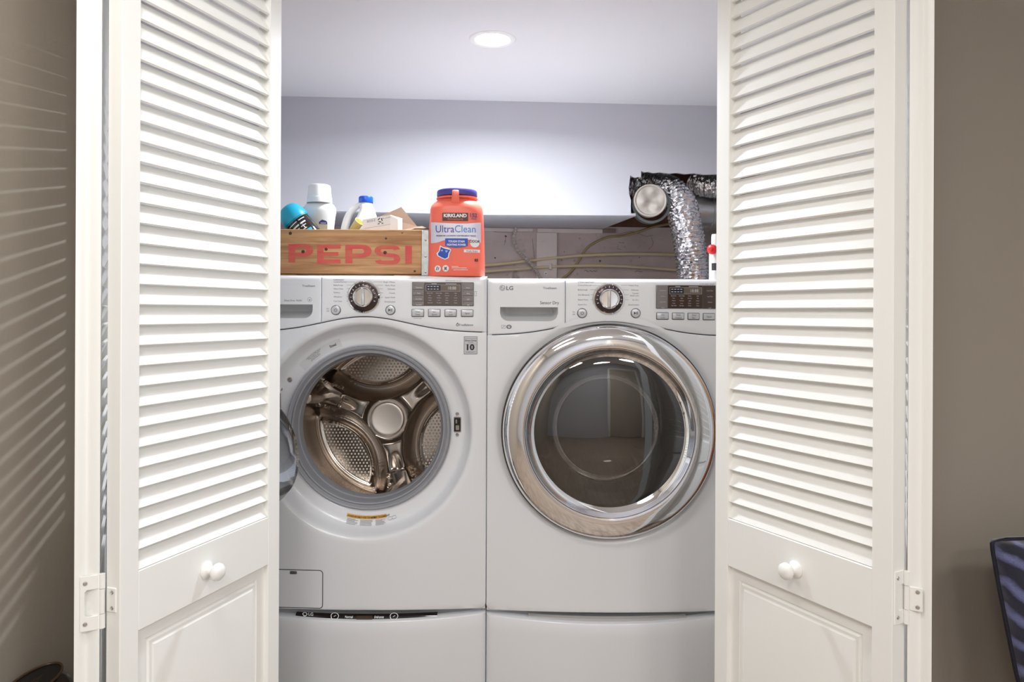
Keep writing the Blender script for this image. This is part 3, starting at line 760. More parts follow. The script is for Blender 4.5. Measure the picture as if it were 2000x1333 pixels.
# --- filter door, latch, screws
(xa, za), (xb, zb) = WM.l(527, 1189), WM.l(630, 1115.5)
def loop_frame(x0, x1, z0, z1, r, w, yy):
    pts = []
    for cx, cz, a in ((x1-r, z1-r, 0), (x0+r, z1-r, 90), (x0+r, z0+r, 180), (x1-r, z0+r, 270)):
        for k in range(6): t = radians(a+90*k/5); pts.append((cx, cz, cos(t), sin(t)))
    rows = [[(cx+q*c, yy(cx+q*c), cz+q*s_) for cx, cz, c, s_ in pts] for q in (r-w/2, r+w/2)]
    return MB().grid(rows, closed_u=True)
fd = WM.part('filter_cover', panel_grid(xa+0.001, xb-0.001, lambda x: za+0.001, lambda x: zb-0.001, lambda x, z: bow(x)-0.0008, 8, 3), M['enamel'])
loop_frame(xa, xb, za, zb, 0.009, 0.0022, lambda x: bow(x)-0.0010).build('cover_seam', M['dark_gap'], fd)
x0, z0 = WM.l(572, 1120)
MB().rbox(x0-0.0105, x0+0.0105, bow(x0)-0.003, bow(x0)+0.003, z0-0.0055, z0+0.004, 0.003, 2).build('pull_tab', M['button_rim'], fd)
def ring_y(r): return 0.060
def on_ring(px, py):
    x, z = WM.l(px, py, 0.068); return x, bow(x)+0.059, z
x, y, z = on_ring(893.5, 830)
lt = WM.part('latch', MB().rbox(x-0.0105, x+0.0105, y-0.0012, y+0.006, z-0.0225, z+0.0225, 0.002, 1), M['screw'])
MB().rbox(x-0.0085, x+0.0085, y-0.0022, y+0.002, z-0.0195, z+0.0195, 0.001, 1).build('latch_slot', M['black'], lt)
MB().rbox(x-0.0055, x+0.005, y-0.0035, y+0.001, z-0.016, z-0.002, 0.001, 1).build('latch_hook', M['screw'], lt)
MB().rbox(x-0.006, x-0.001, y-0.0035, y+0.001, z+0.003, z+0.015, 0.001, 1).build('latch_hook', M['screw'], lt)
for px, py, r in ((893, 809, 0.0045), (893, 850, 0.0045), (566, 718, 0.0072), (566, 742, 0.0072), (568.5, 933, 0.0058), (548, 760, 0.006)):
    x, y, z = on_ring(px, py)
    WM.part('screw', MB().lathe([(r, 0.0), (r, 0.0015), (r*0.75, 0.003), (r*0.4, 0.0028), (r*0.3, 0.0016), (0, 0.0016)], o=(x, y+0.0004, z), ax=(0, -1, 0), n=18), M['screw'])
x, y, z = on_ring(545.5, 790)
WM.part('hinge_plate', MB().rbox(x-0.004, x+0.004, y-0.002, y+0.006, z-0.032, z+0.032, 0.001, 1), M['screw'])

# --- stickers on the ring round the opening
def ring_pt(a, r, dy=0.0006):
    """a = angle, r = radius on the flat ring"""
    x = r*cos(a); y = 0.06
    for (r0, y0), (r1, y1) in zip(W_prof, W_prof[1:]):
        if r0 <= r <= r1: y = y0+(y1-y0)*(r-r0)/(r1-r0)
    return (x, bow(x)+y-dy, W_zc+r*sin(a))
st = MB(); st.grid([[ring_pt(radians(108+30*i/16), r) for i in range(17)] for r in (0.2475, 0.262, 0.2715)])
# caution sticker: orange band in three warnings, fine print under it
cx_, cz_ = 0.0, W_zc
o_r = MB(); o_r.grid([[ring_pt(radians(256.5+25.5*i/20), r) for i in range(21)] for r in (0.2535, 0.262, 0.2640)])
cs = WM.part('caution_sticker', o_r, mat('orange_sticker', rgb(232, 178, 84), 0.5), smooth=None)
pp = Print(lambda a, r: ring_pt(a, r, 0.0009))
for k, (a0, a1) in enumerate(((257.2, 264.6), (265.4, 274.0), (274.8, 281.4))):
    for j in range(6):
        r = 0.2665+0.0026*j; e = a1-(a1-a0)*random.Random(k*7+j).uniform(0.02, 0.35)
        pp.mb.grid([[ring_pt(radians(a0+(e-a0)*i/6), q, 0.0008) for i in range(7)] for q in (r, r+0.0009)])
for a in (284.0, 286.5): pp.mb.grid([[ring_pt(radians(a+1.5*cos(t)*1.0), 0.268+0.0045*sin(t)+q, 0.0008) for t in [k*pi/8 for k in range(17)]] for q in (0, 0.0008)])
pp.build('fine_lettering', M['print_grey'], cs)
def arc_text(t, ac, r, h, bold=0.02):
    v, f = text2d(t, h/0.7, bold); return [ring_pt(ac+p[0]/r, r-p[1]*(-1), 0.0010) for p in v], f
q = MB()
for t, a in (('WARNING', 260.8), ('ADVERTENCIA', 269.6), ('AVERTISSEMENT', 278.2)):
    v, f = text2d(t, 0.0052/0.7, 0.02)
    q.add([ring_pt(radians(a)+p[0]/0.259, 0.2615-p[1], 0.0011) for p in v], f)
q.build('warning_lettering', M['print_dark'], cs, smooth=None, kind='stuff')
rs = WM.part('rating_sticker', st, mat('sticker_paper', rgb(214, 215, 218), 0.5), smooth=None)
q = MB()
for j, (t, a0) in enumerate((('MADE WITH STEEL DRUM', 126), ('MAX LOAD 5.2 CU FT', 126), ('120 V 60 Hz 10 A', 126), ('RATED CAPACITY', 126))):
    v, f = text2d(t, 0.0030/0.7, 0.0)
    q.add([ring_pt(radians(127)-p[0]/0.26, 0.2655-0.0042*j+p[1], 0.0010) for p in v], f)
v, f = text2d('Steel', 0.0075/0.7, 0.02); q.add([ring_pt(radians(113.5)-p[0]/0.26, 0.256+p[1], 0.0010) for p in v], f)
q.build('sticker_lettering', M['print_dark'], rs, smooth=None, kind='stuff')

# --- door seal and drum
gk = [(0.2285, 0.080), (0.2345, 0.068), (0.2365, 0.060), (0.2335, 0.0545), (0.2290, 0.056), (0.2265, 0.061), (0.2240, 0.063), (0.2205, 0.060), (0.2170, 0.061), (0.2145, 0.068), (0.2130, 0.082), (0.2110, 0.090), (0.2085, 0.093), (0.2065, 0.102), (0.2065, 0.125), (0.214, 0.132), (0.24, 0.134)]
WM.part('door_seal', MB().lathe([(r, y) for r, y in gk], o=(0, 0.0, W_zc), ax=(0, 1, 0), n=96), M['rubber'], smooth=25)
DT = radians(4.0)
dax = Vector((0, cos(DT), -sin(DT))); dup = Vector((0, sin(DT), cos(DT)))
do = Vector((0, 0.12, W_zc-0.003))
def dpt(x, z, y): return do+Vector((1, 0, 0))*x+dup*z+dax*y
DD, DR = 0.335, 0.262
drum = MB().lathe([(0.225, 0.0), (0.235, 0.006), (0.250, 0.010), (DR-0.004, 0.02), (DR, 0.03), (DR, 0.14), (DR-0.002, 0.15), (DR, 0.16), (DR, DD+0.03)], o=do, ax=dax, n=96)
drum_o = WM.part('drum', drum, M['steel'])
SP = [radians(a) for a in (-78, 40, 160)]; LB = [radians(a) for a in (-19, 100, 219)]
def smooth(a, b, x): t = min(1, max(0, (x-a)/(b-a))); return t*t*(3-2*t)
def lobe_d(x, z):
    """signed distance to the nearest of the three lens-shaped perforated lobes"""
    best = 9; r = sqrt(x*x+z*z)
    for a in LB:
        rad = x*cos(a)+z*sin(a); tan = -x*sin(a)+z*cos(a)
        best = min(best, max(r-0.238, sqrt((rad-0.288)**2+tan*tan)-0.170))
    return best
def relief(x, z):
    r = sqrt(x*x+z*z); d = lobe_d(x, z)
    h = -0.030+0.082*smooth(0.016, 0.058, d)
    h += 0.034*(1-smooth(-0.001, 0.016, d))+0.005*exp(-((d-0.001)/0.0055)**2)
    for s_ in SP:
        w = abs(-x*sin(s_)+z*cos(s_)); al = x*cos(s_)+z*sin(s_)
        if al > 0.05:
            h -= 0.010*smooth(0.012, 0.05, w)*smooth(0.06, 0.12, al)*smooth(0.02, 0.04, d)
            if w < 0.06: h -= 0.020*smooth(0.176, 0.180, al)*(1-smooth(0.040, 0.043, w))
            h -= 0.012*(1-smooth(0.0, 0.030, w))*smooth(0.10, 0.165, al)*(1-smooth(0.166, 0.170, al))
    if d > 0.03: h = h+0.012*(1-smooth(0.062, 0.088, r))
    if r < 0.066: h = 0.060
    return h
rows = []
RN, AN = 110, 280
for i in range(RN+1):
    r = 0.004+(DR-0.004)*i/RN
    rows.append([dpt(r*cos(2*pi*j/AN), r*sin(2*pi*j/AN), DD-relief(r*cos(2*pi*j/AN), r*sin(2*pi*j/AN))) for j in range(AN)])
db = MB().grid(rows, closed_u=True); db.f.append(tuple(range(AN)))
MBb = db.build('drum_back', M['steel'], drum_o, smooth=60)
MB().lathe([(0.0, 0.0075), (0.046, 0.0065), (0.050, 0.0075), (0.0535, 0.0065), (0.0565, 0.002), (0.058, -0.004)], o=dpt(0, 0, DD-0.061), ax=-dax, n=56).build('hub_cap', M['steel_light'], drum_o)
pf = MB(); sp_ = 0.0118
for i in range(-24, 25):
    for j in range(-26, 27):
        x = sp_*(i+0.5*(j % 2)); z = sp_*0.866*j
        if sqrt(x*x+z*z) < DR-0.008 and lobe_d(x, z) < -0.009:
            pf.lathe([(0.0036, -0.0005), (0.0032, 0.0016), (0.0018, 0.0022), (0.0010, 0.0008), (0.0, 0.0002)], o=dpt(x, z, DD-relief(x, z)), ax=-dax, n=8)
pf.build('perforations', M['steel_light'], drum_o, kind='stuff')
# lifters along the drum wall, in line with the arms
for a in SP:
    e = Vector((cos(a), 0, 0))+dup*sin(a); t = Vector((-sin(a), 0, 0))+dup*cos(a)
    lf_ = MB(); rws = []
    for y, k in ((0.035, 0.2), (0.06, 0.9), (0.15, 1), (0.27, 1), (DD-0.01, 1)):
        rws.append([do+dax*y+e*(DR-hh*k)+t*w*(0.7+0.3*k) for w, hh in ((-0.038, -0.004), (-0.026, 0.02), (-0.014, 0.050), (0.0, 0.056), (0.014, 0.050), (0.026, 0.02), (0.038, -0.004))])
    lf_.grid(rws); lf_.build('lifter', M['steel'], drum_o, smooth=30)
# --- the open door: ring and glass bowl, hinged on the far side and swung out towards the room
hx = -0.265
hinge_p = Vector((hx, 0.045, W_zc))
ang = radians(96)
Rd = Matrix.Translation(hinge_p) @ Matrix.Rotation(-ang, 4, 'Z') 
dr_o = WM.part('door', MB().lathe([(0.155, 0.014), (0.172, 0.030), (0.215, 0.034), (0.240, 0.028), (0.248, 0.012), (0.246, -0.004), (0.225, -0.022), (0.17, -0.028), (0.155, -0.020), (0.155, 0.014)], o=(0.25, -0.01, 0), ax=(0, 1, 0), n=64).xform(Rd), M['enamel_in'])
bw = MB(); rows = []
for r, h in ((0.172, 0.02), (0.170, 0.05), (0.163, 0.085), (0.150, 0.112), (0.125, 0.128), (0.06, 0.133), (0.0, 0.134)):
    rows.append([(0.25+r*cos(2*pi*k/48), -0.01+h-0.22*h*sin(2*pi*k/48)*r/0.17, r*sin(2*pi*k/48)*0.82-h*0.16) for k in range(48)])
bw.grid(rows, closed_u=True).xform(Rd); bw.build('glass_bowl', glass('grey_glass', (0.80, 0.82, 0.84, 1), 0.03, 0.93), dr_o)
# ------------------------------------------------------------------ the dryer
DY = Mach('clothes_dryer', 'white front loading clothes dryer with a closed chrome ringed glass door', 'dryer', 1189, 0.379)
D_seam, D_zc, D_zt = machine(DY, 1189, 843, 624.6, 32, 121, 544.6, 1104.5, (976.5, 1090, 601, 628.5), True)
prof = [(0.286, 0.055), (0.286, 0.030), (0.293, 0.016), (0.299, 0.009), (0.3035, 0.0075), (0.309, 0.006), (0.315, 0.002), (0.322, 0.0004), (0.328, 0.0)]
DY.part('front_panel', front_sheet(DY, D_zc, prof, lambda x: D_seam(x)-0.0012, 0.328), M['enamel'])
dial(DY, 1189, 584.5, -0.02, 0.040)
round_button(DY, 1137, 612, 'power'); round_button(DY, 1241.5, 612, 'play')
for (x0, x1, y0, y1), t in zip(((1282, 1306.5, 610.5, 625), (1313, 1337.5, 611, 625), (1344, 1368, 611.5, 625.5), (1374.5, 1399, 612, 626)), (('Dry', 'Level'), ('Temp.', 'Control'), ('Time', 'Dry'), ('Signal',))):
    key_button(DY, x0, x1, y0, y1, t)
display(DY, (1282, 1304, 1374, 1400), (558, 602.5), M['display_deep'], M['display_grey'], M['display_deep'], '18:88', (1316, 1332, 1348, 1364), (578, 582.6, 587.4, 592.4, 597), False, (1309, 1336, 1371, 562.5, 574))
pr = Print(on_front())
list_words(pr, DY, (('STEAM SANITARY', 551.5), ('Cotton/Normal', 556.8), ('Bulky/Large', 566), ('Anti Bacterial', 576), ('Steam Fresh', 585.5), ('Speed Dry', 595)), 1129, 0, 'LEFT')
list_words(pr, DY, (('Heavy Duty', 557.5), ('Delicates', 566.5), ('Towels/', 573), ('Small Load', 577.5), ('Air Dry', 586), ('Downloaded', 595.5)), 1247.5, 0, 'RIGHT')
leaders(pr, DY, (557, 566, 576, 585.5), 1153, (1170, 1163, 1159, 1158)); leaders(pr, DY, (557.5, 566.5, 576, 586), 1228, (1213, 1217, 1219, 1220))
x, z = DY.l(1074, 565); pr.text('TrueSteam', x, z, 0.0060, 0.01); x, z = DY.l(1073.5, 594.5); pr.text('Sensor Dry', x, z, 0.0085, 0.012, 0.95)
x, z = DY.l(1383, 556); pr.text('ULTRA LARGE  7.4 cu.ft.', x, z, 0.0030)
x, z = DY.l(1120.5, 611); pr.text('On', x, z, 0.0038); pr.text('Off', x, z-0.007, 0.0038)
x, z = DY.l(1189, 584.5)
for a0, a1 in ((15, 80), (100, 200)): pr.ring(x, z, 0.0453, 0.0458, radians(a0), radians(a1))
# maker's badge: round face emblem and the two letters
x, z = DY.l(981, 562.5); pr.ring(x, z, 0.0066, 0.0078, n=36); pr.ring(x, z, 0.0038, 0.0049, radians(90), radians(360)); pr.rect(x+0.0005, x+0.0049, z-0.0006, z+0.0006); pr.rect(x-0.0018, x-0.0008, z-0.001, z+0.0035); pr.disc(x-0.0030, z+0.0026, 0.0010)
x, z = DY.l(995.5, 567); pr.text('LG', x, z+0.0008, 0.0108, 0.022, 1.1)
x, z = DY.l(983, 639); pr.frame(x-0.0055, x+0.0055, z-0.005, z+0.005, 0.0007); pr.line(x-0.003, z-0.003, x+0.003, z+0.003, 0.001)
x, z = DY.l(994, 639); pr.ring(x, z, 0.0033, 0.0060, sx=1.25); pr.line(x-0.004, z-0.001, x+0.004, z+0.001, 0.0012)
pr.build('lettering', M['print_grey'], DY.root)
# door: dark gasket line, wide polished ring, inner bevel, tinted glass, then the drum mouth behind it
c = (0, 0, D_zc)
DR_o = DY.part('door_ring', MB().lathe([(0.299, 0.012), (0.2985, -0.010), (0.2955, -0.022), (0.2900, -0.029), (0.281, -0.0335), (0.268, -0.0365), (0.252, -0.0385), (0.240, -0.0390), (0.2365, -0.0380), (0.2355, -0.0350), (0.2345, -0.030)], o=c, ax=(0, 1, 0), n=160), M['chrome'], smooth=40)
MB().lathe([(0.3025, 0.012), (0.3030, 0.002), (0.3015, -0.003), (0.2990, -0.002), (0.2985, 0.01)], o=c, ax=(0, 1, 0), n=128).build('door_gasket', mat('dark_trim', rgb(88, 84, 80), 0.25, 0.7), DR_o)
MB().lathe([(0.2345, -0.034), (0.2330, -0.0355), (0.2315, -0.034), (0.226, -0.026), (0.217, -0.017), (0.2125, -0.0145), (0.2105, -0.013), (0.2105, -0.006)], o=c, ax=(0, 1, 0), n=160).build('door_bezel', M['chrome'], DR_o, smooth=40)
gl_ = MB().lathe([(0.2115, -0.0125), (0.205, -0.0145), (0.19, -0.0175), (0.15, -0.0225), (0.10, -0.0262), (0.05, -0.0283), (0.003, -0.029)], o=c, ax=(0, 1, 0), n=96)
gl_.f.append(tuple(len(gl_.v)-96+i for i in range(96)))
gl_.build('door_glass', glass('smoked_glass', (0.66, 0.62, 0.59, 1), 0.0, 0.94, 2.3), DR_o, smooth=60)
MB().lathe([(0.2110, 0.0), (0.200, 0.004), (0.186, 0.006), (0.180, 0.012), (0.172, 0.03), (0.164, 0.055), (0.160, 0.060), (0.157, 0.056), (0.166, 0.028), (0.174, 0.008), (0.186, 0.002)], o=c, ax=(0, 1, 0), n=96).build('glass_rim', mat('smoked_rim', rgb(120, 112, 108), 0.22, 0.2), DR_o, smooth=40)
MB().lathe([(0.157, 0.060), (0.150, 0.090), (0.13, 0.108), (0.06, 0.113), (0.0, 0.114)], o=c, ax=(0, 1, 0), n=64).build('inner_glass', glass('inner_glass', (0.80, 0.78, 0.76, 1), 0.02, 0.95), DR_o, smooth=60)
mo = DY.part('drum_mouth', MB().lathe([(0.290, 0.062), (0.262, 0.066), (0.225, 0.075), (0.205, 0.090), (0.200, 0.10), (0.20, 0.125), (0.215, 0.13), (0.30, 0.135)], o=c, ax=(0, 1, 0), n=96), mat('mouth_grey', rgb(176, 172, 168), 0.4), smooth=40)
sl = MB()
for k in range(15):
    for a0 in (238, 283):
        a = radians(a0+k*2.0); sl.rbox(-0.0022, 0.0022, -0.001, 0.002, -0.006, 0.006, 0.0008, 1, Matrix.Translation((0.2025*cos(a), 0.0905, D_zc+0.2025*sin(a))) @ Matrix.Rotation(-(a-pi/2), 4, 'Y'))
sl.build('lint_slots', M['black'], mo, kind='stuff')
dd = DY.part('drum', MB().lathe([(0.215, 0.13), (0.315, 0.14), (0.318, 0.16), (0.318, 0.62), (0.29, 0.65), (0.0, 0.655)], o=c, ax=(0, 1, 0), n=72), mat('drum_grey', rgb(158, 154, 150), 0.35, 0.45), smooth=40)
for a in (75, 195, 315):
    a = radians(a); e = Vector((cos(a), 0, sin(a))); t = Vector((-sin(a), 0, cos(a)))
    rws = [[Vector(c)+Vector((0, y, 0))+e*(0.318-hh*k)+t*w for w, hh in ((-0.045, -0.003), (-0.03, 0.03), (-0.012, 0.075), (0.012, 0.08), (0.03, 0.03), (0.045, -0.003))] for y, k in ((0.15, 0.3), (0.19, 0.95), (0.4, 1), (0.64, 1))]
    MB().grid(rws).build('lifter', mat('lifter_white', rgb(196, 192, 188), 0.4), dd, smooth=40)

# ------------------------------------------------------------------ pedestals under the machines
def pedestal(name, label, cat, m, ztop, dip, dx0, dx1, dark):
    r = thing(name, label, cat, (m.x0, MY, 0))
    def part(n, mb, mt, parent=None, **k): return mb.build(n, mt, parent or r, **k)
    part('cabinet', MB().rbox(-HW+0.002, HW-0.002, 0.05, 0.755, 0.0, ztop-0.0005, 0.004, 1), M['enamel'])
    kb = 0.045
    yf = lambda x, z: -0.022+bow(x, kb)
    def top(x):
        t = min(1, abs(x)/HW); return ztop-0.007-dip*(1-t*t)**1.0
    xa, xb = dx0, dx1
    part('drawer_front', panel_grid(-HW, HW, lambda x: 0.02, top, yf, 48, 10, FOLDT, FOLDT, FOLD, [(0.0, 0.035), (0.0, 0.006), (0.0015, 0.002), (0.004, 0.0004)]), M['enamel'])
    # sunk strip behind the drawer's dipped upper edge
    rows = []
    for i in range(33):
        x = xa+(xb-xa)*i/32; y = 0.004+bow(x, kb)-0.010
        rows.append([(x, y+0.014, ztop-0.006), (x, y+0.004, ztop-0.010), (x, y, top(x)-0.004), (x, y, top(x)-0.03)])
    sm = part('handle_strip', MB().grid(rows), M['gloss_black'] if dark else M['display_grey'])
    if not dark:
        sm.data.materials[0] = mat('strip_grey', rgb(176, 174, 172), 0.4)
    else:
        pp = Print(lambda x, z: (x, 0.004+bow(x, kb)-0.0108-(0.0 if z < ztop-0.012 else -0.004), z))
        zz = lambda x: top(x)+0.0025
        for px, t, h in ((606, 'LG', 0.0085), (682, 'Normal', 0.005), (741, 'Delicates', 0.005)):
            x = m.l(px, 1210)[0]; pp.text(t, x, zz(x)+0.001, h, 0.015)
        for px in (654, 769.5):
            x = m.l(px, 1212)[0]; pp.ring(x, zz(x)+0.0045, 0.0075, 0.009, sx=1.3); pp.line(x-0.003, zz(x)+0.002, x+0.003, zz(x)+0.006, 0.0016)
        x = m.l(594, 1208)[0]; pp.ring(x, zz(x)+0.004, 0.0035, 0.0052, sx=1.4)
        pp.build('lettering', M['print_white'], sm)
        x0_, x1_ = m.l(697, 1212)[0], m.l(728, 1212)[0]
        MB().box(x0_, x1_, -0.0076, -0.004, top(0)-0.001, top(0)+0.010).build('lcd', M['display_deep'], sm, smooth=None)
    return r
pedestal('pedestal_washer', 'white pedestal washer drawer with black control strip, under the washing machine', 'washing machine', WM, 0.383, 0.009, WM.l(575, 1205)[0], WM.l(853, 1205)[0], True)
pedestal('storage_pedestal', 'white pedestal storage drawer with plain grey pull, under the clothes dryer', 'drawer', DY, 0.379, 0.009, DY.l(1032, 1210)[0], DY.l(1343, 1210)[0], False)
# ------------------------------------------------------------------ things on top of the machines
WTOP = WM.zb+W_zt; DTOP = DY.zb+D_zt
# --- wooden soda crate
CY = 2.128
cr = P(836.5, 500, CY).x; cl = cr-0.478
ctop = P(700, 448.5, CY).z; CB = WTOP; CH = ctop-CB
crate = thing('soda_crate', 'old wooden soda crate with faded red lettering, full of cleaning supplies', 'crate', ((cl+cr)/2, CY, CB))
cw = 0.239
fb = MB().rbox(-cw, cw-0.0195, 0.0, 0.012, 0.006, CH, 0.0015, 1)
front = fb.build('front_board', M['crate_wood'], crate)
MB().rbox(-cw, cw, 0.288, 0.30, 0.006, CH, 0.0015, 1).build('back_board', M['crate_wood'], crate)
for s in (-1, 1):
    MB().rbox(*sorted((s*(cw-0.001), s*(cw-0.016))), 0.0125, 0.2875, 0.006, CH+0.001, 0.0015, 1).build('end_board', M['crate_wood'], crate)
for i in range(4):
    MB().rbox(-cw+0.016, cw-0.016, 0.014+0.07*i, 0.014+0.07*i+0.062, 0.004, 0.012, 0.001, 1).build('bottom_slat', M['crate_wood'], crate)
for s in (-1, 1):
    MB().rbox(*sorted((s*(cw-0.10), s*(cw-0.004))), 0.004, 0.296, 0.0, 0.004, 0.001, 1).build('foot_batten', M['crate_wood'], crate)
galv = mat('galvanised', (0.56, 0.60, 0.61, 1), 0.45, 0.85, var=0.28, vscale=70)
for s in (1, -1):
    sb = MB().rbox(*sorted((s*(cw-0.0195), s*(cw+0.0012))), -0.0012, 0.004, 0.002, CH-0.001, 0.001, 1)
    sb.rbox(*sorted((s*(cw-0.0005), s*(cw+0.0016))), -0.001, 0.035, 0.002, CH-0.001, 0.0008, 1)
    st_ = sb.build('metal_strap', galv, crate)
    for zz in (0.012, 0.057, 0.104):
        MB().lathe([(0.0032, 0), (0.0030, 0.0012), (0.0014, 0.0018), (0, 0.0019)], o=(s*(cw-0.0075), -0.0012, zz), ax=(0, -1, 0), n=12).build('nail_head', M['screw'], st_)
# lettering: fat letters drawn as outlines, faded paint
def faded_red():
    k = NT('faded_red_paint'); b = k.b; b.inputs['Roughness'].default_value = 0.7
    tc = k.node('ShaderNodeTexCoord'); mp = k.node('ShaderNodeMapping'); k.link(tc.outputs['Object'], mp.inputs[0]); mp.inputs['Scale'].default_value = (3, 22, 22)
    n = k.node('ShaderNodeTexNoise'); n.inputs['Scale'].default_value = 5; n.inputs['Detail'].default_value = 8; n.inputs['Roughness'].default_value = 0.7
    r = k.node('ShaderNodeValToRGB'); r.color_ramp.elements[0].position = 0.30; r.color_ramp.elements[1].position = 0.62
    r.color_ramp.elements[0].color = rgb(196, 116, 84); r.color_ramp.elements[1].color = rgb(216, 78, 84)
    k.link(mp.outputs[0], n.inputs['Vector']); k.link(n.outputs['Fac'], r.inputs[0]); k.link(r.outputs[0], b.inputs['Base Color'])
    return k.m
def cp(px, py): p = P(px, py, CY); return p.x-(cl+cr)/2, p.z-CB
pr = Print(lambda x, z: (x, -0.0005, z))
def strokes(f, *polys):
    for q in polys: pr.poly([f(*p) for p in q])
def letter(px0, px1, py0, py1, kind):
    f = lambda a, b: cp(px0+(px1-px0)*a, py1-(py1-py0)*b)
    if kind == 'P':
        strokes(f, [(0, 0), (0.27, 0), (0.27, 0.31), (0.27, 0.53), (0.27, 0.78), (0.27, 1), (0, 1)])
        A, B = [], []
        for i in range(13):
            t = pi/2-pi*i/12
            A.append((0.66+0.34*cos(t), 0.655+0.345*sin(t))); B.append((0.60+0.12*cos(t), 0.655+0.125*sin(t)))
        pr.mb.grid([[pr.to3(*f(*p)) for p in [(0.27, 1)]+A+[(0.27, 0.31)]], [pr.to3(*f(*p)) for p in [(0.27, 0.78)]+B+[(0.27, 0.53)]]])
    elif kind == 'E':
        strokes(f, [(0, 0), (0.27, 0), (0.27, 1), (0, 1)], [(0.27, 0), (1, 0), (1, 0.22), (0.27, 0.22)], [(0.27, 0.40), (0.90, 0.40), (0.90, 0.60), (0.27, 0.60)], [(0.27, 0.78), (1, 0.78), (1, 1), (0.27, 1)])
    elif kind == 'I': strokes(f, [(0, 0), (1, 0), (1, 1), (0, 1)])
    else:
        def arc(cx, cz, a0, a1):
            rows = [[], []]
            for i in range(13):
                t = radians(a0+(a1-a0)*i/12)
                rows[0].append(pr.to3(*f(cx+0.30*cos(t), cz+0.285*sin(t)))); rows[1].append(pr.to3(*f(cx+0.055*cos(t), cz+0.080*sin(t))))
            pr.mb.grid(rows)
        arc(0.30, 0.715, 90, 270); arc(0.70, 0.715, 90, 18); arc(0.70, 0.285, 90, -90); arc(0.30, 0.285, 270, 198)
        strokes(f, [(0.30, 0.795), (0.70, 0.795), (0.70, 1), (0.30, 1)], [(0.30, 0), (0.70, 0), (0.70, 0.205), (0.30, 0.205)], [(0.30, 0.43), (0.70, 0.365), (0.70, 0.57), (0.30, 0.635)])
letter(563.5, 612, 477, 513, 'P'); letter(619.5, 665.5, 478, 515, 'E'); letter(674.5, 726, 478.5, 515, 'P'); letter(731.5, 782, 479.5, 517, 'S'); letter(791.5, 804.5, 480, 515.5, 'I')
pr.build('lettering', faded_red(), front, kind=None)
kn = MB()
for px, py, r in ((592, 492, 0.0032), (637, 487, 0.003), (752, 494, 0.0034), (567, 456, 0.003), (754, 466, 0.002), (810, 530, 0.002)):
    x, z = cp(px, py); kn.lathe([(r*1.6, 0.0), (r*1.3, 0.0007), (r*0.5, 0.0009), (0, 0.0009)], o=(x, -0.0002, z), ax=(0, -1, 0), n=10)
kn.build('knots', M['wood_dark'], front, kind='stuff')

def at(px, py, Y): return P(px, py, Y)
FL = CB+0.012                                   # the crate's floor
# --- white laundry bottle with a big measuring cap
Y = CY+0.115
p0 = at(624, 448, Y); s = Y/F
bt = thing('laundry_bottle', 'tall white laundry bottle with a big measuring cap, standing in the crate', 'bottle', (p0.x, Y, FL))
pw = M['enamel_in']
zt_ = lambda py: at(624, py, Y).z-FL
prof = [(0.0, 0.0), (24, 0.0), (26.5, 0.006), (27, zt_(470)), (28, zt_(448)), (30.5, zt_(425)), (32.5, zt_(414)), (31.5, zt_(407)), (28.5, zt_(402)), (25, zt_(398.5)), (22.5, zt_(397)), (21, zt_(395)), (0, zt_(394))]
body = MB().lathe([(r*s, z) for r, z in prof], n=40, sx=1.0, sy=0.62, caps=False)
bo = body.build('bottle_body', pw, bt, smooth=50)
MB().lathe([(r*s, z) for r, z in ((24.0, zt_(397.5)), (24.3, zt_(395)), (23.6, zt_(387)), (22.9, zt_(386.4)), (21.2, zt_(366)), (20.2, zt_(363)), (17.5, zt_(361.5)), (0, zt_(361)))], n=40).build('measuring_cap', M['enamel'], bt, smooth=40)
tb = MB().tube([(-31*s, 0, zt_(406)), (-34*s, -0.002, zt_(412)), (-33.0*s, -0.004, zt_(420)), (-24*s, -0.008, zt_(434)), (-22*s, -0.01, zt_(446))], [0.005, 0.008, 0.009, 0.0085, 0.008], 12); tb.build('handle', pw, bt, smooth=60)
def lens_lab(cx, cz, w, h, yy): return [(cx+w*cos(2*pi*i/20)*abs(cos(2*pi*i/20))**0.2, yy, cz+h*sin(2*pi*i/20)) for i in range(20)]
yf_ = -0.62*28.6*s-0.0022
gm, pm_ = mat('leaf_green', rgb(128, 130, 70), 0.5, var=0.4, vscale=60), mat('label_purple', rgb(74, 66, 150), 0.5)
lb = MB()
for k in range(2):
    lb.add(lens_lab(-9*s-0.01*k*s, zt_(446), 8.5*s, 0.014, yf_-0.0002), [tuple(range(20))])
lb.build('leaf_picture', gm, bo, smooth=None)
yel = MB().add([(x*s, yf_+0.0004, zt_(py)) for x, py in ((-3, 436), (20, 442), (20, 470), (-3, 470))], [(0, 1, 2, 3)]); yel.build('label', mat('label_cream', rgb(236, 232, 196), 0.5), bo, smooth=None)
tag_ = MB().add([(x*s, yf_-0.0006, zt_(py)) for x, py in ((4, 436), (10, 431.5), (18, 434), (20, 437), (20, 441), (4, 440))], [tuple(range(6))]); lbp = tag_.build('brand_tag', pm_, bo, smooth=None)
q = MB()
for z_ in (437.2, 438.8): q.add([(a*s, yf_-0.0010, zt_(z_+d_)) for a, d_ in ((7, 0), (18, 0), (18, 0.7), (7, 0.7))], [(0, 1, 2, 3)])
q.build('lettering', M['print_white'], lbp, smooth=None, kind='stuff')

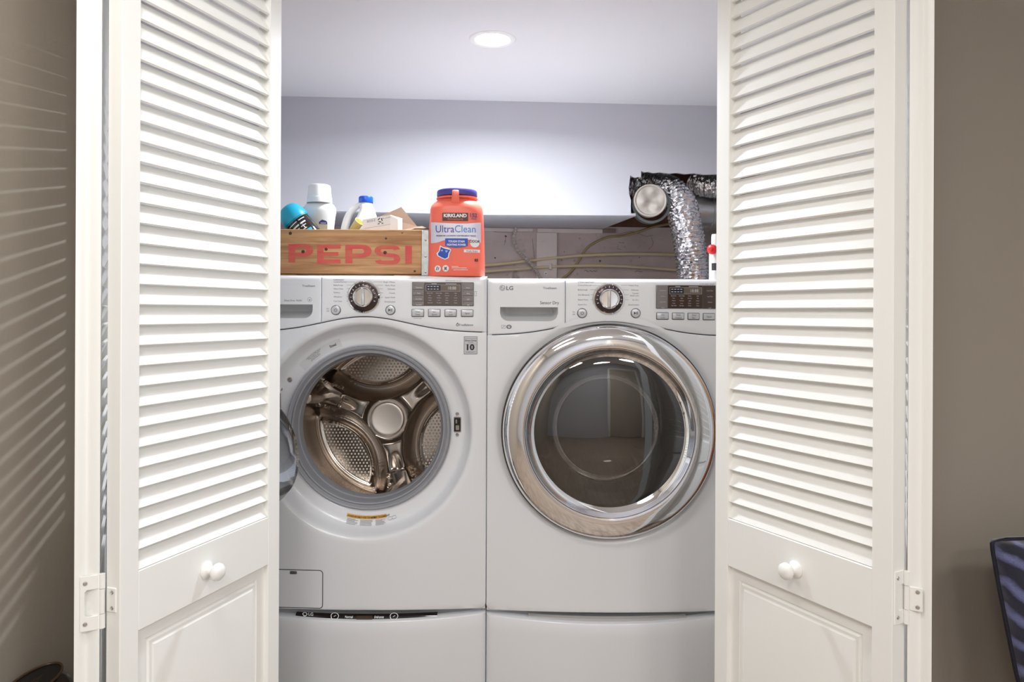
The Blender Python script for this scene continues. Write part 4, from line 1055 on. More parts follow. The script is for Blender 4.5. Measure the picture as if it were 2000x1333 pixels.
# --- tilted spray can with a turquoise cap
Y = CY+0.046
c0 = at(592, 452, Y)
axis = Vector((at(556, 398, Y).x-at(601, 452, Y).x, 0.0, at(556, 398, Y).z-at(601, 452, Y).z)).normalized()
cen = at(580, 432, Y)
can = thing('spray_can', 'black spray can with a turquoise cap, leaning in the crate', 'spray can', (cen.x, Y, cen.z))
rc_ = 0.0375
can_b = MB().lathe([(0, -0.115), (rc_-0.003, -0.115), (rc_, -0.110), (rc_, -0.004), (rc_-0.001, 0.0), (0, 0.0)], ax=axis, e1=(0, 1, 0), n=40)
blk = can_b.build('can_body', M['gloss_black'], can, smooth=40)
teal = mat('turquoise_plastic', rgb(20, 160, 196), 0.35, var=0.03)
MB().lathe([(rc_+0.001, 0.0), (rc_+0.0016, 0.004), (rc_+0.0008, 0.02), (rc_-0.003, 0.034), (rc_-0.010, 0.045), (rc_-0.018, 0.050), (0, 0.052)], ax=axis, e1=(0, 1, 0), n=40).build('cap', teal, can, smooth=50)
e1 = Vector((0, -1, 0)); e2 = axis.cross(e1)
q = MB()
for j in range(4):
    h0 = -0.010-0.010*j; a0, a1 = -0.75+0.1*(j % 2), 0.8-0.12*j
    for (b0, b1) in ((a0, a0+(a1-a0)*0.55), (a0+(a1-a0)*0.65, a1)):
        q.grid([[axis*h+(e1*cos(b0+(b1-b0)*i/8)+e2*sin(b0+(b1-b0)*i/8))*(rc_+0.0006) for i in range(9)] for h in (h0, h0-0.0022-0.002*(j == 1))])
q.build('lettering', M['print_white'], blk, smooth=None)
q = MB(); q.grid([[axis*h+(e1*cos(-0.2+0.9*i/8)+e2*sin(-0.2+0.9*i/8))*(rc_+0.0007) for i in range(9)] for h in (-0.046, -0.054)]); q.grid([[axis*h+(e1*cos(-1.5+3*i/20)+e2*sin(-1.5+3*i/20))*(rc_+0.0005) for i in range(21)] for h in (-0.001, -0.0035)]); q.build('label_bands', teal, blk, smooth=None)

# --- white jug with handle and blue screw cap
Y = CY+0.15; s = Y/F
jx = at(715, 440, Y).x
jug = thing('bleach_jug', 'white plastic jug with a hooped handle and a blue cap, in the crate', 'jug', (jx, Y, FL))
zj = lambda py: at(715, py, Y).z-FL
xj = lambda px: at(px, 430, Y).x-jx
rows = []
for py, xl, xr, dep in ((400, 704, 726, 14), (404, 702, 728, 15), (410, 704, 731, 17), (420, 700.5, 734, 24), (432, 696, 738, 31), (443, 690, 740, 36), (452, 684, 741, 38), (470, 676, 742, 40), (500, 672, 744, 40), (520, 672, 744, 40)):
    cx = (xj(xl)+xj(xr))/2; hw = (xj(xr)-xj(xl))/2; z = zj(py) if py < 520 else 0.0
    rows.append([(cx+hw*(abs(cos(a))**0.75)*(1 if cos(a) > 0 else -1), dep*s*(abs(sin(a))**0.75)*(1 if sin(a) > 0 else -1), max(z, 0)) for a in [2*pi*k/32 for k in range(32)]])
jb = MB().grid(rows, closed_u=True); jb.f.append(tuple(range(32))); jb.f.append(tuple(len(jb.v)-1-k for k in range(32)))
jb.build('jug_body', M['enamel_in'], jug, smooth=50)
hp = [(711, 400), (704, 400.5), (697, 405), (689, 412), (683, 420), (679, 430), (676, 441), (674, 452), (674, 466), (688, 478)]
MB().tube([(xj(a), -0.008, zj(b)) for a, b in hp], [0.005, 0.0075, 0.009, 0.0105, 0.011, 0.0115, 0.012, 0.0125, 0.012, 0.010], 14).build('handle', M['enamel_in'], jug, smooth=60)
blue = mat('blue_cap', rgb(14, 84, 200), 0.35, var=0.05)
cb_ = MB(); rows = []
for h, k in ((zj(397), 1.0), (zj(396), 1.03), (zj(387), 1.03), (zj(385), 0.97), (zj(384.2), 0.88)):
    rows.append([(xj(714.5)+13.3*s*k*(1+0.018*(i % 2))*cos(2*pi*i/48), 13.3*s*k*(1+0.018*(i % 2))*sin(2*pi*i/48), h) for i in range(48)])
cb_.grid(rows, closed_u=True); cb_.f.append(tuple(len(cb_.v)-48+i for i in range(48))); cb_.build('screw_cap', blue, jug, smooth=30)
MB().lathe([(11*s, zj(400.5)), (12.3*s, zj(399)), (12.3*s, zj(397.6)), (11*s, zj(396.5))], o=(xj(714.5), 0, 0), n=32).build('neck_ring', M['enamel_in'], jug, smooth=40)

# --- cream scoop
Y = CY+0.055; s = Y/F
sc0 = at(697, 440, Y)
scoop = thing('measuring_scoop', 'cream plastic measuring scoop tilted against the white carton in the crate', 'scoop', (sc0.x, Y, sc0.z))
sa = Vector((0.62, -0.35, 0.70)).normalized()
MB().lathe([(k_*0.72, h_*0.8) for k_, h_ in ((0.0, -0.040), (0.013, -0.040), (0.0155, -0.036), (0.0195, 0.014), (0.0208, 0.016), (0.0212, 0.019), (0.0195, 0.019), (0.0178, 0.014), (0.014, -0.034), (0, -0.036))], ax=sa, e1=(0, 1, 0), n=32).build('scoop_cup', mat('cream_plastic', rgb(232, 218, 150), 0.45, var=0.05), scoop, smooth=45)

# --- small white carton with recycling mark
Y = CY+0.028
A_, B_, C_ = at(706, 441, Y), at(766, 436, Y), at(780, 448, Y+0.02)
pa, pb = at(707, 450, Y), at(760, 449, Y)
ctn = thing('paper_carton', 'small white carton with a printed recycling mark, lying in the crate', 'carton', (pa.x, Y, FL))
tl, tr = at(708, 429, Y)-ctn.location, at(762, 420, Y)-ctn.location
dep = Vector((0.028, 0.05, -0.004)); dn = Vector((0.0, 0.0, -0.095)); 
v = [tl, tr, tr+dn, tl+dn, tl+dep, tr+dep, tr+dep+dn, tl+dep+dn]
# a bevelled sealed end on its near right corner
cm_ = mat('carton_card', rgb(236, 236, 238), 0.6, var=0.03)
k1 = tr+Vector((0.022, 0.006, -0.012)); k2 = k1+dn*0.9
MB().add(v+[k1, k2], [(0, 1, 2, 3), (0, 4, 5, 8, 1), (1, 8, 9, 2), (8, 5, 6, 9), (4, 7, 6, 5), (3, 7, 4, 0), (3, 2, 9, 6, 7)]).build('carton_box', cm_, ctn, smooth=None)
ux = (tr-tl); L_ = ux.length; ux = ux/L_; uz = Vector((-ux.z, 0, ux.x))
pr = Print(lambda a, b: tuple(tl+ux*a+uz*b+Vector((0, -0.0006, 0))))
for k in range(3):
    t = radians(90+120*k); pr.line(L_*0.62+0.0065*cos(t), -0.0105+0.0065*sin(t), L_*0.62+0.0065*cos(t+1.4), -0.0105+0.0065*sin(t+1.4), 0.0026)
pr.text('PP', L_*0.55, -0.0225, 0.004, 0.03); pr.text('05', L_*0.68, -0.0225, 0.004, 0.03)
pr.build('recycling_mark', M['print_dark'], ctn)
pr = Print(lambda a, b: tuple(tl+ux*a+uz*b+Vector((0, -0.0006, 0)))); pr.text('ECO-2', L_*0.3, -0.011, 0.006, 0.0); pr.text('100% recyclable', L_*0.84, -0.008, 0.003); pr.rect(0.002, L_-0.003, -0.0272, -0.0266); pr.build('lettering', M['print_grey'], ctn)

# --- cardboard box with an open flap
Y = CY+0.09
bx = at(795, 440, Y)
cbx = thing('cardboard_box', 'brown cardboard box with its flap standing open, at the end of the crate', 'box', (bx.x, Y, FL))
card = mat('cardboard', rgb(126, 100, 80), 0.85, var=0.06, vscale=30, bump=0.1, bscale=120)
q0 = lambda px, py, yy=Y: at(px, py, yy)-cbx.location
fx0, fx1 = q0(788, 452).x, q0(820, 452).x
hb = q0(790, 452).z-0.004
MB().box(fx0, fx1-0.004, -0.03, 0.08, 0.0, hb).build('carton_body', card, cbx, smooth=None)
def sheet(name, pts, th, parent, m=card):
    pts = [Vector(p) for p in pts]; n = (pts[1]-pts[0]).cross(pts[2]-pts[0]).normalized()*th
    a = [p-n/2 for p in pts]; b = [p+n/2 for p in pts]; k = len(pts)
    return MB().add(a+b, [tuple(range(k)), tuple(reversed(range(k, 2*k)))]+[(i, (i+1) % k, k+(i+1) % k, k+i) for i in range(k)]).build(name, m, parent, smooth=None)
sheet('flap', [q0(781, 454, Y-0.004), q0(815, 443, Y), q0(784, 405.5, Y+0.05), q0(744, 423, Y+0.05)], 0.0035, cbx)
sheet('flap', [q0(783, 452, Y-0.02), q0(815, 443.5, Y-0.008), q0(824, 443, Y-0.03), q0(838, 447.5, Y-0.06), q0(812, 447, Y-0.075), q0(784, 456, Y-0.092)], 0.003, cbx)

# --- big red detergent tub
Y = 2.165; s = Y/F
tx = at(892.5, 460, Y).x
tub = thing('detergent_tub', 'squat red plastic tub of laundry pacs with a purple lid, beside the crate', 'tub', (tx, Y, WTOP))
red = mat('coral_plastic', rgb(250, 118, 98), 0.32, var=0.06, vscale=9, spec=0.4)
zt_ = lambda py: at(893, py, Y).z-WTOP
SE = 4.2
def sq(hw, hd, z, n=56, e=SE, ox=0):
    return [(ox+hw*abs(cos(a))**(2/e)*(1 if cos(a) >= 0 else -1), hd*abs(sin(a))**(2/e)*(1 if sin(a) >= 0 else -1), z) for a in [2*pi*k/n for k in range(n)]]
secs = [(53.5, 0.0, SE), (54.5, 0.004, SE), (54.2, 0.03, SE), (53.2, zt_(470), SE), (52.2, zt_(440), SE), (51.2, zt_(421), SE), (50.8, zt_(412), 3.8), (49.0, zt_(405), 3.2), (45, zt_(399.5), 2.7), (41.5, zt_(396.5), 2.3), (39.5, zt_(394.5), 2.0), (38.8, zt_(392), 2), (38.8, zt_(386), 2)]
rows = [sq(h*s, h*s*0.86, z, e=e_, ox=0) for h, z, e_ in secs]
tbm = MB().grid(rows, closed_u=True); tbm.f.append(tuple(range(56))); tbm.f.append(tuple(len(tbm.v)-56+i for i in range(56)))
tbo = tbm.build('tub_body', red, tub, smooth=50)
MB().lathe([(38.5*s, zt_(391.5)), (40.2*s, zt_(390.5)), (40.2*s, zt_(388.5)), (38.5*s, zt_(387.5))], n=56).build('neck_ring', red, tub)
MB().lathe([(37.5*s, zt_(386)), (39.0*s, zt_(385.5)), (39.4*s, zt_(383.5)), (39.2*s, zt_(376)), (38.0*s, zt_(374)), (36*s, zt_(373)), (0, zt_(372.8))], n=56).build('lid', mat('purple_lid', rgb(74, 66, 148), 0.35, var=0.04), tub, smooth=30)
hd = [(-6.5*s, 0), (6.5*s, 0)]
hm_ = MB()
hp = [(378, 36), (377.5, 44), (380, 48), (390, 48.5), (399, 47.5), (404.5, 45.5), (407, 41)]
rows = []
for i, (py, dd_) in enumerate(hp):
    w = (5.2, 5.8, 6.2, 6.8, 7.6, 8.2, 8.4)[i]*s
    for o in (0,): rows.append([(-w, -dd_*s*0.86, zt_(py)), (-w*0.6, -(dd_+2.0)*s*0.86, zt_(py)), (w*0.6, -(dd_+2.0)*s*0.86, zt_(py)), (w, -dd_*s*0.86, zt_(py)), (w*0.6, -(dd_-3)*s*0.86, zt_(py)), (-w*0.6, -(dd_-3)*s*0.86, zt_(py))])
hm_.grid(rows, closed_u=True); hm_.f.append((0, 1, 2, 3, 4, 5)); hm_.f.append(tuple(len(hm_.v)-6+i for i in range(6)))
hm_.build('carry_loop', red, tub, smooth=50)
def tub_y(x, z):
    zs = [q[1] for q in secs]; hw = 54*s
    for (h0, z0, _), (h1, z1, _) in zip(secs, secs[1:]):
        if z0 <= z <= z1: hw = (h0+(h1-h0)*(z-z0)/(z1-z0))*s
    return -hw*0.86*max(0.0, 1-min(1, abs(x)/hw)**SE)**(1/SE)
def tl_(dy): return lambda px, py: (lambda x, z: (x, tub_y(x, z)-dy, z))(at(px, py, Y-0.06).x-tx, zt_(py)+0.0)
def tprint(dy):
    f = tl_(dy); return Print(lambda a, b: f(a, -b))      # drawn in pixels, y flipped
W_ = mat('label_silver', rgb(214, 214, 228), 0.3, 0.2, var=0.05, vscale=20)
# silver band with wavy edges
q = MB(); n = 44
rows = [[], [], [], []]
f9 = tl_(0.0012)
for i in range(n+1):
    px = 841.5+(939-841.5)*i/n; t = (px-841.5)/97.5
    top = 438.5+1.5*t+3.0*sin(t*2.6+0.2)-6*max(0, t-0.75)*1.2; bot = 479.5-5.5*smooth(0.08, 0.32, t)-1.5*t+6*smooth(0.85, 1, t)
    for k in range(4): rows[k].append(f9(px, top+(bot-top)*k/3))
MB().grid(rows).build('label_band', W_, tbo, smooth=None)
pr = tprint(0.0020); pr.text('Ultra', 869.5, -459.2, 13.6, 0.0, 0.93); lb_ = pr.build('lettering', mat('label_purple_ink', rgb(80, 74, 160), 0.5), tbo)
pr = tprint(0.0020); pr.text('Clean', 909.0, -459.0, 13.6, 0.0, 0.93); pr.build('lettering', mat('label_blue_ink', rgb(66, 140, 208), 0.5), tbo)
pr = tprint(0.0020); pr.text('PREMIUM LAUNDRY DETERGENT PACS', 891, -466.8, 2.4, 0.03, 1.28); pr.text('152', 925.3, -429.6, 7.2, 0.03); pr.text('PACS', 925.8, -434.4, 3.0, 0.03)
pr.build('lettering', mat('label_grey_ink', rgb(96, 90, 120), 0.5), tbo)
pr = tprint(0.0014); pr.rect(864.5, 914.5, -437.3, -422.0, 6); kb_ = pr.build('brand_panel', mat('label_brown', rgb(92, 50, 44), 0.5), tbo)
pr = tprint(0.0020); pr.text('KIRKLAND', 889.5, -430.2, 6.2, 0.045, 1.05); pr.build('lettering', M['print_white'], tbo)
pr = tprint(0.0020); pr.text('Signature', 889.5, -435.6, 3.8, 0.02, 1.5); pr.build('lettering', mat('label_red_ink', rgb(206, 110, 86), 0.5), tbo)
inkb = mat('label_deep_blue', rgb(38, 82, 186), 0.4, var=0.1, vscale=40)
pr = tprint(0.0018); pr.rect(870, 914, -484.5, -470.5, 5); pr.poly([(870, -484.5), (914, -484.5), (906, -487), (892, -488.2), (878, -487)]); pr.build('claim_panel', inkb, tbo)
pr = tprint(0.0024); pr.text('TOUGH STAIN', 892, -478.2, 3.9, 0.03, 0.86); pr.text('FIGHTING POWER', 892, -484.4, 3.6, 0.03, 0.86)
pr.build('lettering', M['print_white'], tbo)
pr = tprint(0.0018); pr.ring(927.5, -478.5, 0, 9, n=24); pr.rect(906.5, 937.5, -497, -491.5, 4); pr.disc(855.5, -528, 6.2); pr.disc(871, -527.5, 6.2)
for y, a, b in ((526.5, 883, 912), (530.2, 886, 914), (524.0, 883, 896)): pr.rect(a, b, -y-0.5, -y+0.5, 3)
pr.poly([(860, -484), (866, -487), (876, -488.5), (882, -492), (879, -499), (877, -508), (870, -511), (862, -508), (855, -504), (853, -499), (858, -494)])
pr.build('label_patches', M['print_white'], tbo)
pr = tprint(0.0024); pr.text('ODOR', 927.5, -478.2, 4.8, 0.02, 0.95); pr.text('Fresh Scent', 922.5, -496, 3.2, 0.0, 1.0); pr.text('85', 930.5, -513.8, 5.0, 0.03)
pr.line(852.5, -531, 855, -524, 1.4); pr.line(856, -531, 858, -525.5, 1.2); pr.line(868, -531, 874, -524, 0.9); pr.line(868, -524.5, 874, -531, 0.9); pr.ring(871, -527.5, 1.5, 2.4, n=12)
pr.build('lettering', M['print_dark'], tbo)
pr = tprint(0.0025); pr.poly([(861.5, -486.5), (865.5, -488.8), (871, -490.8), (880, -492.5), (876.5, -499), (875.2, -506.5), (870, -509), (863, -506.3), (857, -503), (855.8, -499.5), (860, -494)]); pr.build('pac_picture', inkb, tbo)
pr = tprint(0.0029); pr.disc(864, -493.5, 1.8); pr.poly([(870, -493), (876, -494), (872, -498)]); pr.build('pac_highlight', mat('label_pale_blue', rgb(160, 190, 240), 0.4), tbo)

# --- spray bottle with a red nozzle at the dryer's edge
Y = 2.19; s = Y/F
sx0 = P(1385.5, 500, Y).x+12*s
spb = thing('spray_bottle', 'slim white spray bottle with a red nozzle standing on the edge of the dryer', 'spray bottle', (sx0, Y, DTOP))
zb_ = lambda py: P(1398, py, Y).z-DTOP
MB().lathe([(0, 0), (11.5*s, 0), (12.3*s, 0.004), (12.3*s, zb_(497)), (11*s, zb_(490)), (8.5*s, zb_(484)), (8*s, zb_(478)), (8*s, zb_(462)), (7*s, zb_(458)), (0, zb_(457))], n=36).build('bottle_body', M['enamel_in'], spb, smooth=50)
redp = mat('red_plastic', rgb(226, 40, 44), 0.4, var=0.05)
no = P(1391, 487.5, Y-0.026)-spb.location
MB().lathe([(0, -0.006), (8.5*s, -0.006), (9.6*s, -0.003), (9.6*s, 0.004), (8*s, 0.007), (4.5*s, 0.009), (3*s, 0.016), (0, 0.0165)], o=no, ax=(-0.55, -0.83, 0), e1=(0, 0, 1), n=24).build('nozzle', redp, spb, smooth=35)
MB().tube([no, Vector((0, 0, no.z))], 0.006, 12).build('nozzle_neck', redp, spb)
q = MB(); q.grid([[((12.5*s)*sin(a), -(12.5*s)*cos(a), z) for a in [-0.9+1.1*i/12 for i in range(13)]] for z in (zb_(529), zb_(515))]); q.build('label', M['print_dark'], spb, smooth=None)
# ------------------------------------------------------------------ ducts, pipes and wires behind the machines
def foil_mat():
    k = NT('crinkled_foil'); b = k.b; b.inputs['Metallic'].default_value = 1.0; b.inputs['Base Color'].default_value = (0.83, 0.83, 0.85, 1); b.inputs['Roughness'].default_value = 0.2
    tc = k.node('ShaderNodeTexCoord')
    v = k.node('ShaderNodeTexVoronoi'); v.inputs['Scale'].default_value = 48
    n = k.node('ShaderNodeTexNoise'); n.inputs['Scale'].default_value = 30; n.inputs['Detail'].default_value = 3; n.inputs['Distortion'].default_value = 1.2
    ad = k.node('ShaderNodeMath', operation='ADD')
    k.link(tc.outputs['Object'], v.inputs['Vector']); k.link(tc.outputs['Object'], n.inputs['Vector'])
    k.link(v.outputs['Distance'], ad.inputs[0]); k.link(n.outputs['Fac'], ad.inputs[1])
    bp = k.node('ShaderNodeBump'); bp.inputs['Strength'].default_value = 0.8; bp.inputs['Distance'].default_value = 0.009
    k.link(ad.outputs[0], bp.inputs['Height']); k.link(bp.outputs[0], b.inputs['Normal'])
    return k.m
FOIL = foil_mat()
def resample(pts, step):
    pts = [Vector(p) for p in pts]; n = len(pts); out = []
    for i in range(n-1):                                          # Catmull-Rom
        p0, p1, p2, p3 = pts[max(i-1, 0)], pts[i], pts[i+1], pts[min(i+2, n-1)]
        m = max(2, int((p2-p1).length/step))
        for j in range(m):
            t = j/m; out.append(0.5*((2*p1)+(p2-p0)*t+(2*p0-5*p1+4*p2-p3)*t*t+(3*p1-p0-3*p2+p3)*t**3))
    return out+[pts[-1]]
def foil_hose(t, pts, r, rib, depth, seed):
    pts = resample(pts, 0.0035); m = len(pts); n = 56; rows = []; prev = None; dist = 0
    for i, p in enumerate(pts):
        d = (pts[min(i+1, m-1)]-pts[max(i-1, 0)]).normalized()
        a = Vector((0, -1, 0)) if prev is None else prev
        e1 = (a-d*a.dot(d)).normalized(); prev = e1; e2 = d.cross(e1)
        if i: dist += (p-pts[i-1]).length
        row = []
        for k in range(n):
            th = 2*pi*k/n
            ph = 2*pi*(dist/rib)+th
            q = p+(e1*cos(th)+e2*sin(th))*r
            w = noise.noise(q*70+Vector((seed, 0, 0)))*0.0026+noise.noise(q*160+Vector((0, seed, 0)))*0.0016
            rr = r+depth*(abs(sin(ph/2))*1.0-0.5)+w
            row.append(p+(e1*cos(th)+e2*sin(th))*rr)
        rows.append(row)
    mb = MB().grid(rows, closed_u=True); mb.f.append(tuple(range(n))); mb.f.append(tuple(len(mb.v)-n+i for i in range(n)))
    return mb.build('foil_sleeve', FOIL, t, smooth=20)
def local(t, pts): return [Vector(p)-t.location for p in pts]
hs = thing('dryer_hose', 'crinkled silver foil dryer hose arching out of the soffit hole and down behind the dryer', 'hose', tuple(P(1352, 560, 2.965)))
foil_hose(hs, local(hs, [P(1218, 352, 3.12), P(1250, 357, 3.11), P(1282, 365, 3.09), P(1310, 375, 3.05), P(1329, 398, 3.0), P(1338, 432, 2.965), P(1345, 470, 2.955), P(1350, 505, 2.965), P(1353, 545, 2.97), P(1354, 590, 2.97), P(1354, 640, 2.97)]), 0.0600, 0.0150, 0.0085, 3.1)
h2 = thing('foil_duct', 'second crinkled foil duct lying across the top of the soffit hole', 'duct', tuple(P(1370, 362, 3.12)))
foil_hose(h2, local(h2, [P(1356, 352, 3.12), P(1372, 360, 3.09), P(1392, 364, 3.06), P(1420, 366, 3.05), P(1450, 366, 3.05)]), 0.046, 0.013, 0.007, 8.7)
gv = mat('galvanised_sheet', (0.55, 0.56, 0.55, 1), 0.3, 1.0, var=0.2, vscale=16)
dp = thing('duct_pipe', 'horizontal galvanised steel duct behind the foil hoses', 'duct', tuple(P(1360, 412, 3.17)))
a, b = P(1340, 412, 3.17)-dp.location, P(1460, 416, 3.19)-dp.location
ax = (b-a).normalized(); L_ = (b-a).length; R_ = 36*3.17/F
MB().lathe([(0, 0), (R_, 0), (R_, L_*0.36), (R_*1.03, L_*0.365), (R_*1.03, L_*0.39), (R_, L_*0.395), (R_, L_), (0, L_)], o=a, ax=ax, n=64).build('pipe', gv, dp, smooth=40)
# capped stub facing the room, sitting in a wider collar
cpd = thing('capped_duct', 'round duct stub closed with a dented tin cap, poking out of the soffit hole', 'duct', tuple(P(1270, 392, 2.93)))
s = 2.93/F
dent = MB(); rows = []
R_ = 31.5*s
for i in range(19):
    r = 27.5*s*i/18
    rows.append([(r*cos(t), -0.002+0.024*noise.noise(Vector((r*cos(t)*26+3.3, r*sin(t)*26, 1.7)))*(1-(i/18)**3), r*sin(t)) for t in [2*pi*k/56 for k in range(56)]])
dent.grid(rows, closed_u=True)
tin = mat('dull_tin', rgb(192, 185, 176), 0.55, 0.12, var=0.08, vscale=25)
dent.build('dented_disc', tin, cpd, smooth=60)
MB().lathe([(27.2*s, 0.001), (28.5*s, -0.004), (30.5*s, -0.006), (32*s, -0.004), (32.3*s, 0.002), (32.0*s, 0.02), (31*s, 0.055)], ax=(0, 1, 0), n=64).build('cap_rim', tin, cpd, smooth=40)
co = P(1272, 399, 2.945)-cpd.location
MB().lathe([(33*s, 0.0), (37.5*s, 0.0), (38.2*s, 0.003), (37.2*s, 0.006), (37.0*s, 0.03), (37.0*s, 0.05), (33*s, 0.05)], o=co, ax=(0, 1, 0), n=64).build('collar', mat('dark_zinc', rgb(112, 118, 118), 0.35, 0.8, var=0.1), cpd, smooth=40)

def yb(px, py, off=0.0):
    """depth of the painted wall behind that pixel"""
    u, v = unroll(px, py); return 3.355/(1-BK*u/F)-off
def W(px, py, off=0.0): return P(px, py, yb(px, py, off))
# sagging tan water pipes
tan = mat('tan_pipe', rgb(216, 202, 166), 0.5, var=0.06, vscale=20)
def run(name, label, cat, pts, r, m, off=0.02, grp=None, pn=None, offs=None, n=12):
    P3 = resample([W(px, py, offs[i] if offs else off) for i, (px, py) in enumerate(pts)], 0.012)
    t = thing(name, label, cat, tuple(P3[0]), group=grp)
    MB().tube(local(t, P3), r, n).build(pn or 'tube', m, t, smooth=60); return t
pu = run('water_pipe', 'upper of two tan plastic pipes sagging along the grey wall', 'pipe', [(840, 524), (900, 521), (945, 519), (1000, 514), (1040, 509), (1085, 504), (1140, 499.5), (1200, 497), (1260, 496.5), (1330, 498), (1400, 499)], 0.0066, tan, 0.022)
pl = run('water_pipe', 'lower of two tan plastic pipes sagging along the grey wall', 'pipe', [(840, 536), (900, 533.5), (945, 531), (1000, 527), (1040, 524), (1085, 521), (1140, 519.5), (1200, 520), (1260, 523), (1320, 527.5), (1400, 530)], 0.0060, tan, 0.024)
yg = run('yellow_cable', 'thin olive yellow cable curving up the wall towards the duct', 'cable', [(1098, 545), (1110, 536), (1121, 524), (1130, 510), (1138, 496), (1150, 482), (1168, 471), (1190, 463), (1215, 461), (1245, 454), (1275, 444), (1308, 438), (1330, 436)], 0.0052, mat('olive_cable', rgb(164, 146, 96), 0.45, var=0.1), 0.012)
# armoured flexible conduit
ap = resample([W(px, py, o) for px, py, o in ((1008, 442, 0.02), (1006.5, 452, 0.025), (1003, 462, 0.03), (1005, 475, 0.035), (1012, 490, 0.04), (1024, 503, 0.045), (1035, 514, 0.045), (1046, 527, 0.045), (1055, 542, 0.045), (1062, 560, 0.045))], 0.0016)
cn = thing('armoured_conduit', 'ribbed metal flexible conduit hanging from the soffit in front of the pipes', 'conduit', tuple(ap[0]))
MB().tube(local(cn, ap), [0.0072+0.0016*sin(i*pi/2.2) for i in range(len(ap))], 10).build('ribbed_sleeve', mat('conduit_grey', rgb(206, 200, 192), 0.4, 0.3, var=0.12), cn, smooth=60)
# painted board on the wall with holes, and the ledger strips under the soffit
grey_board = mat('painted_board', rgb(222, 213, 208), 0.8, var=0.06, vscale=9, bump=0.15, bscale=40)
o = W(1067, 500, 0.0); wb = thing('wall_board', 'short upright painted board fixed to the grey wall behind the pipes', 'board', tuple(o))
def wl(px, py, off): return W(px, py, off)-wb.location
a0, a1 = wl(1048, 454.5, 0.012), wl(1087.5, 548, 0.012)
MB().rbox(a0.x, a1.x, a0.y-0.004, a0.y+0.014, a1.z, a0.z, 0.002, 1).build('board', grey_board, wb)
for px, py, r in ((1060, 472, 0.004), (1077, 472.5, 0.005), (1073, 495, 0.0025)):
    c = wl(px, py, 0.018); MB().lathe([(0, 0.0), (r*0.6, 0.0), (r, 0.0015), (r*0.8, 0.003), (0, 0.0035)], o=c+Vector((0, 0.002, 0)), ax=(0, -1, 0), n=14).build('nail_head', grey_board, wb)
c = wl(1066, 535, 0.02)
MB().rbox(c.x-0.006, c.x+0.006, c.y-0.002, c.y+0.004, c.z-0.009, c.z+0.009, 0.002, 1).build('cable_tag', M['print_white'], wb)
MB().rbox(c.x-0.003, c.x+0.003, c.y-0.003, c.y+0.003, c.z-0.003, c.z+0.005, 0.002, 1).build('tag_hole', M['black'], wb)
c = wl(1075, 516, 0.022)
MB().rbox(c.x-0.007, c.x+0.007, c.y-0.012, c.y+0.006, c.z-0.026, c.z+0.003, 0.003, 1).build('pipe_clip', grey_board, wb)
for i, (x0, x1, y0, y1, lab) in enumerate(((946, 1040, 445, 452, 'thin painted ledger strip under the soffit beside the red tub'), (1050, 1177, 444, 455, 'longer painted ledger strip under the soffit above the upright wall board'), (1177, 1203, 446, 455, 'short stained ledger block at the slanted end of the soffit'))):
    p, q = W(x0, y1, 0.012), W(x1, y0, 0.012)
    lg = MB().prism([(p.x, p.z), (q.x, p.z+0.001), (q.x, min(q.z, 1.608)), (p.x, min(q.z, 1.608))], (0, 3.355-0.012, 0), (1, BK, 0), (0, 0, 1), (0, 0.014, 0)).build('ledger_strip', grey_board if i < 2 else mat('stained_block', rgb(136, 116, 110), 0.85, var=0.3, vscale=30), smooth=None)
    tag(lg, lab, 'wood strip')
# pencilled marks and cracks on the wall
pr = Print(lambda a, b: tuple(W(a, -b, 0.0014)))
rnd = random.Random(4)
for x0, y0, n_, L_ in ((1141, 530, 9, 4.0), (1239, 531, 5, 4.0), (1208, 474, 4, 5)):
    x, y = x0, y0
    for i in range(n_):
        nx, ny = x+rnd.uniform(1.5, L_), y0+rnd.uniform(-2.2, 2.2); pr.line(x, -y, nx, -ny, rnd.uniform(0.5, 1.1)); x, y = nx, ny
for pts in (((984, 462), (988, 460), (987, 470), (985, 480)), ((1040, 466), (1042, 490), (1044, 505)), ((1207, 478), (1206, 486), (1213, 488)), ((1272, 464), (1276, 474), (1273, 482), (1266, 487)), ((945, 449), (970, 454), (1002, 455)), ((1210, 457), (1232, 452), (1242, 455), (1262, 462), (1275, 460))):
    for (a, b), (c, d) in zip(pts, pts[1:]): pr.line(a, -b, c, -d, 0.55)
for x, y, r in ((967, 504, 1.6), (988, 462, 1.8), (1102, 492, 1.0), (1172, 510, 2.0), (1249, 503, 1.0)): pr.disc(x, -y, r, 10)
wf = [o_ for o_ in SC.objects if o_.name == 'wall_foundation'][0]
pr.build('wall_markings', mat('pencil_marks', rgb(92, 80, 74), 0.9), wf, kind='stuff')

# ------------------------------------------------------------------ closet side: plywood and an orange cord, seen in the dryer's door
ply = thing('plywood_sheet', 'tan plywood sheet leaning on the closet side wall past the dryer', 'board', (0.965, 2.35, 0.0))
MB().rbox(-0.02, 0.0, -0.40, 0.42, 0.0, 1.55, 0.001, 1).build('sheet', M['plywood'], ply)
oc = thing('extension_cord', 'coiled orange extension cord hanging on the plywood past the dryer', 'cord', (0.925, 2.0, 0.62))
rnd = random.Random(9); pts = []
for i in range(140):
    t = i/139; a = t*5*2*pi
    pts.append((0.004*sin(i*1.3)-0.012*t, (0.075+0.006*sin(i*0.7))*cos(a), (0.12+0.008*cos(i*0.5))*sin(a)))
MB().tube(pts, 0.0055, 8).build('cord_coil', mat('orange_rubber', rgb(238, 92, 24), 0.4), oc, smooth=60)
MB().tube([(0.012, 0, 0.118), (-0.02, 0, 0.112), (-0.028, 0, 0.125)], 0.004, 8).build('hook', M['black'], oc)

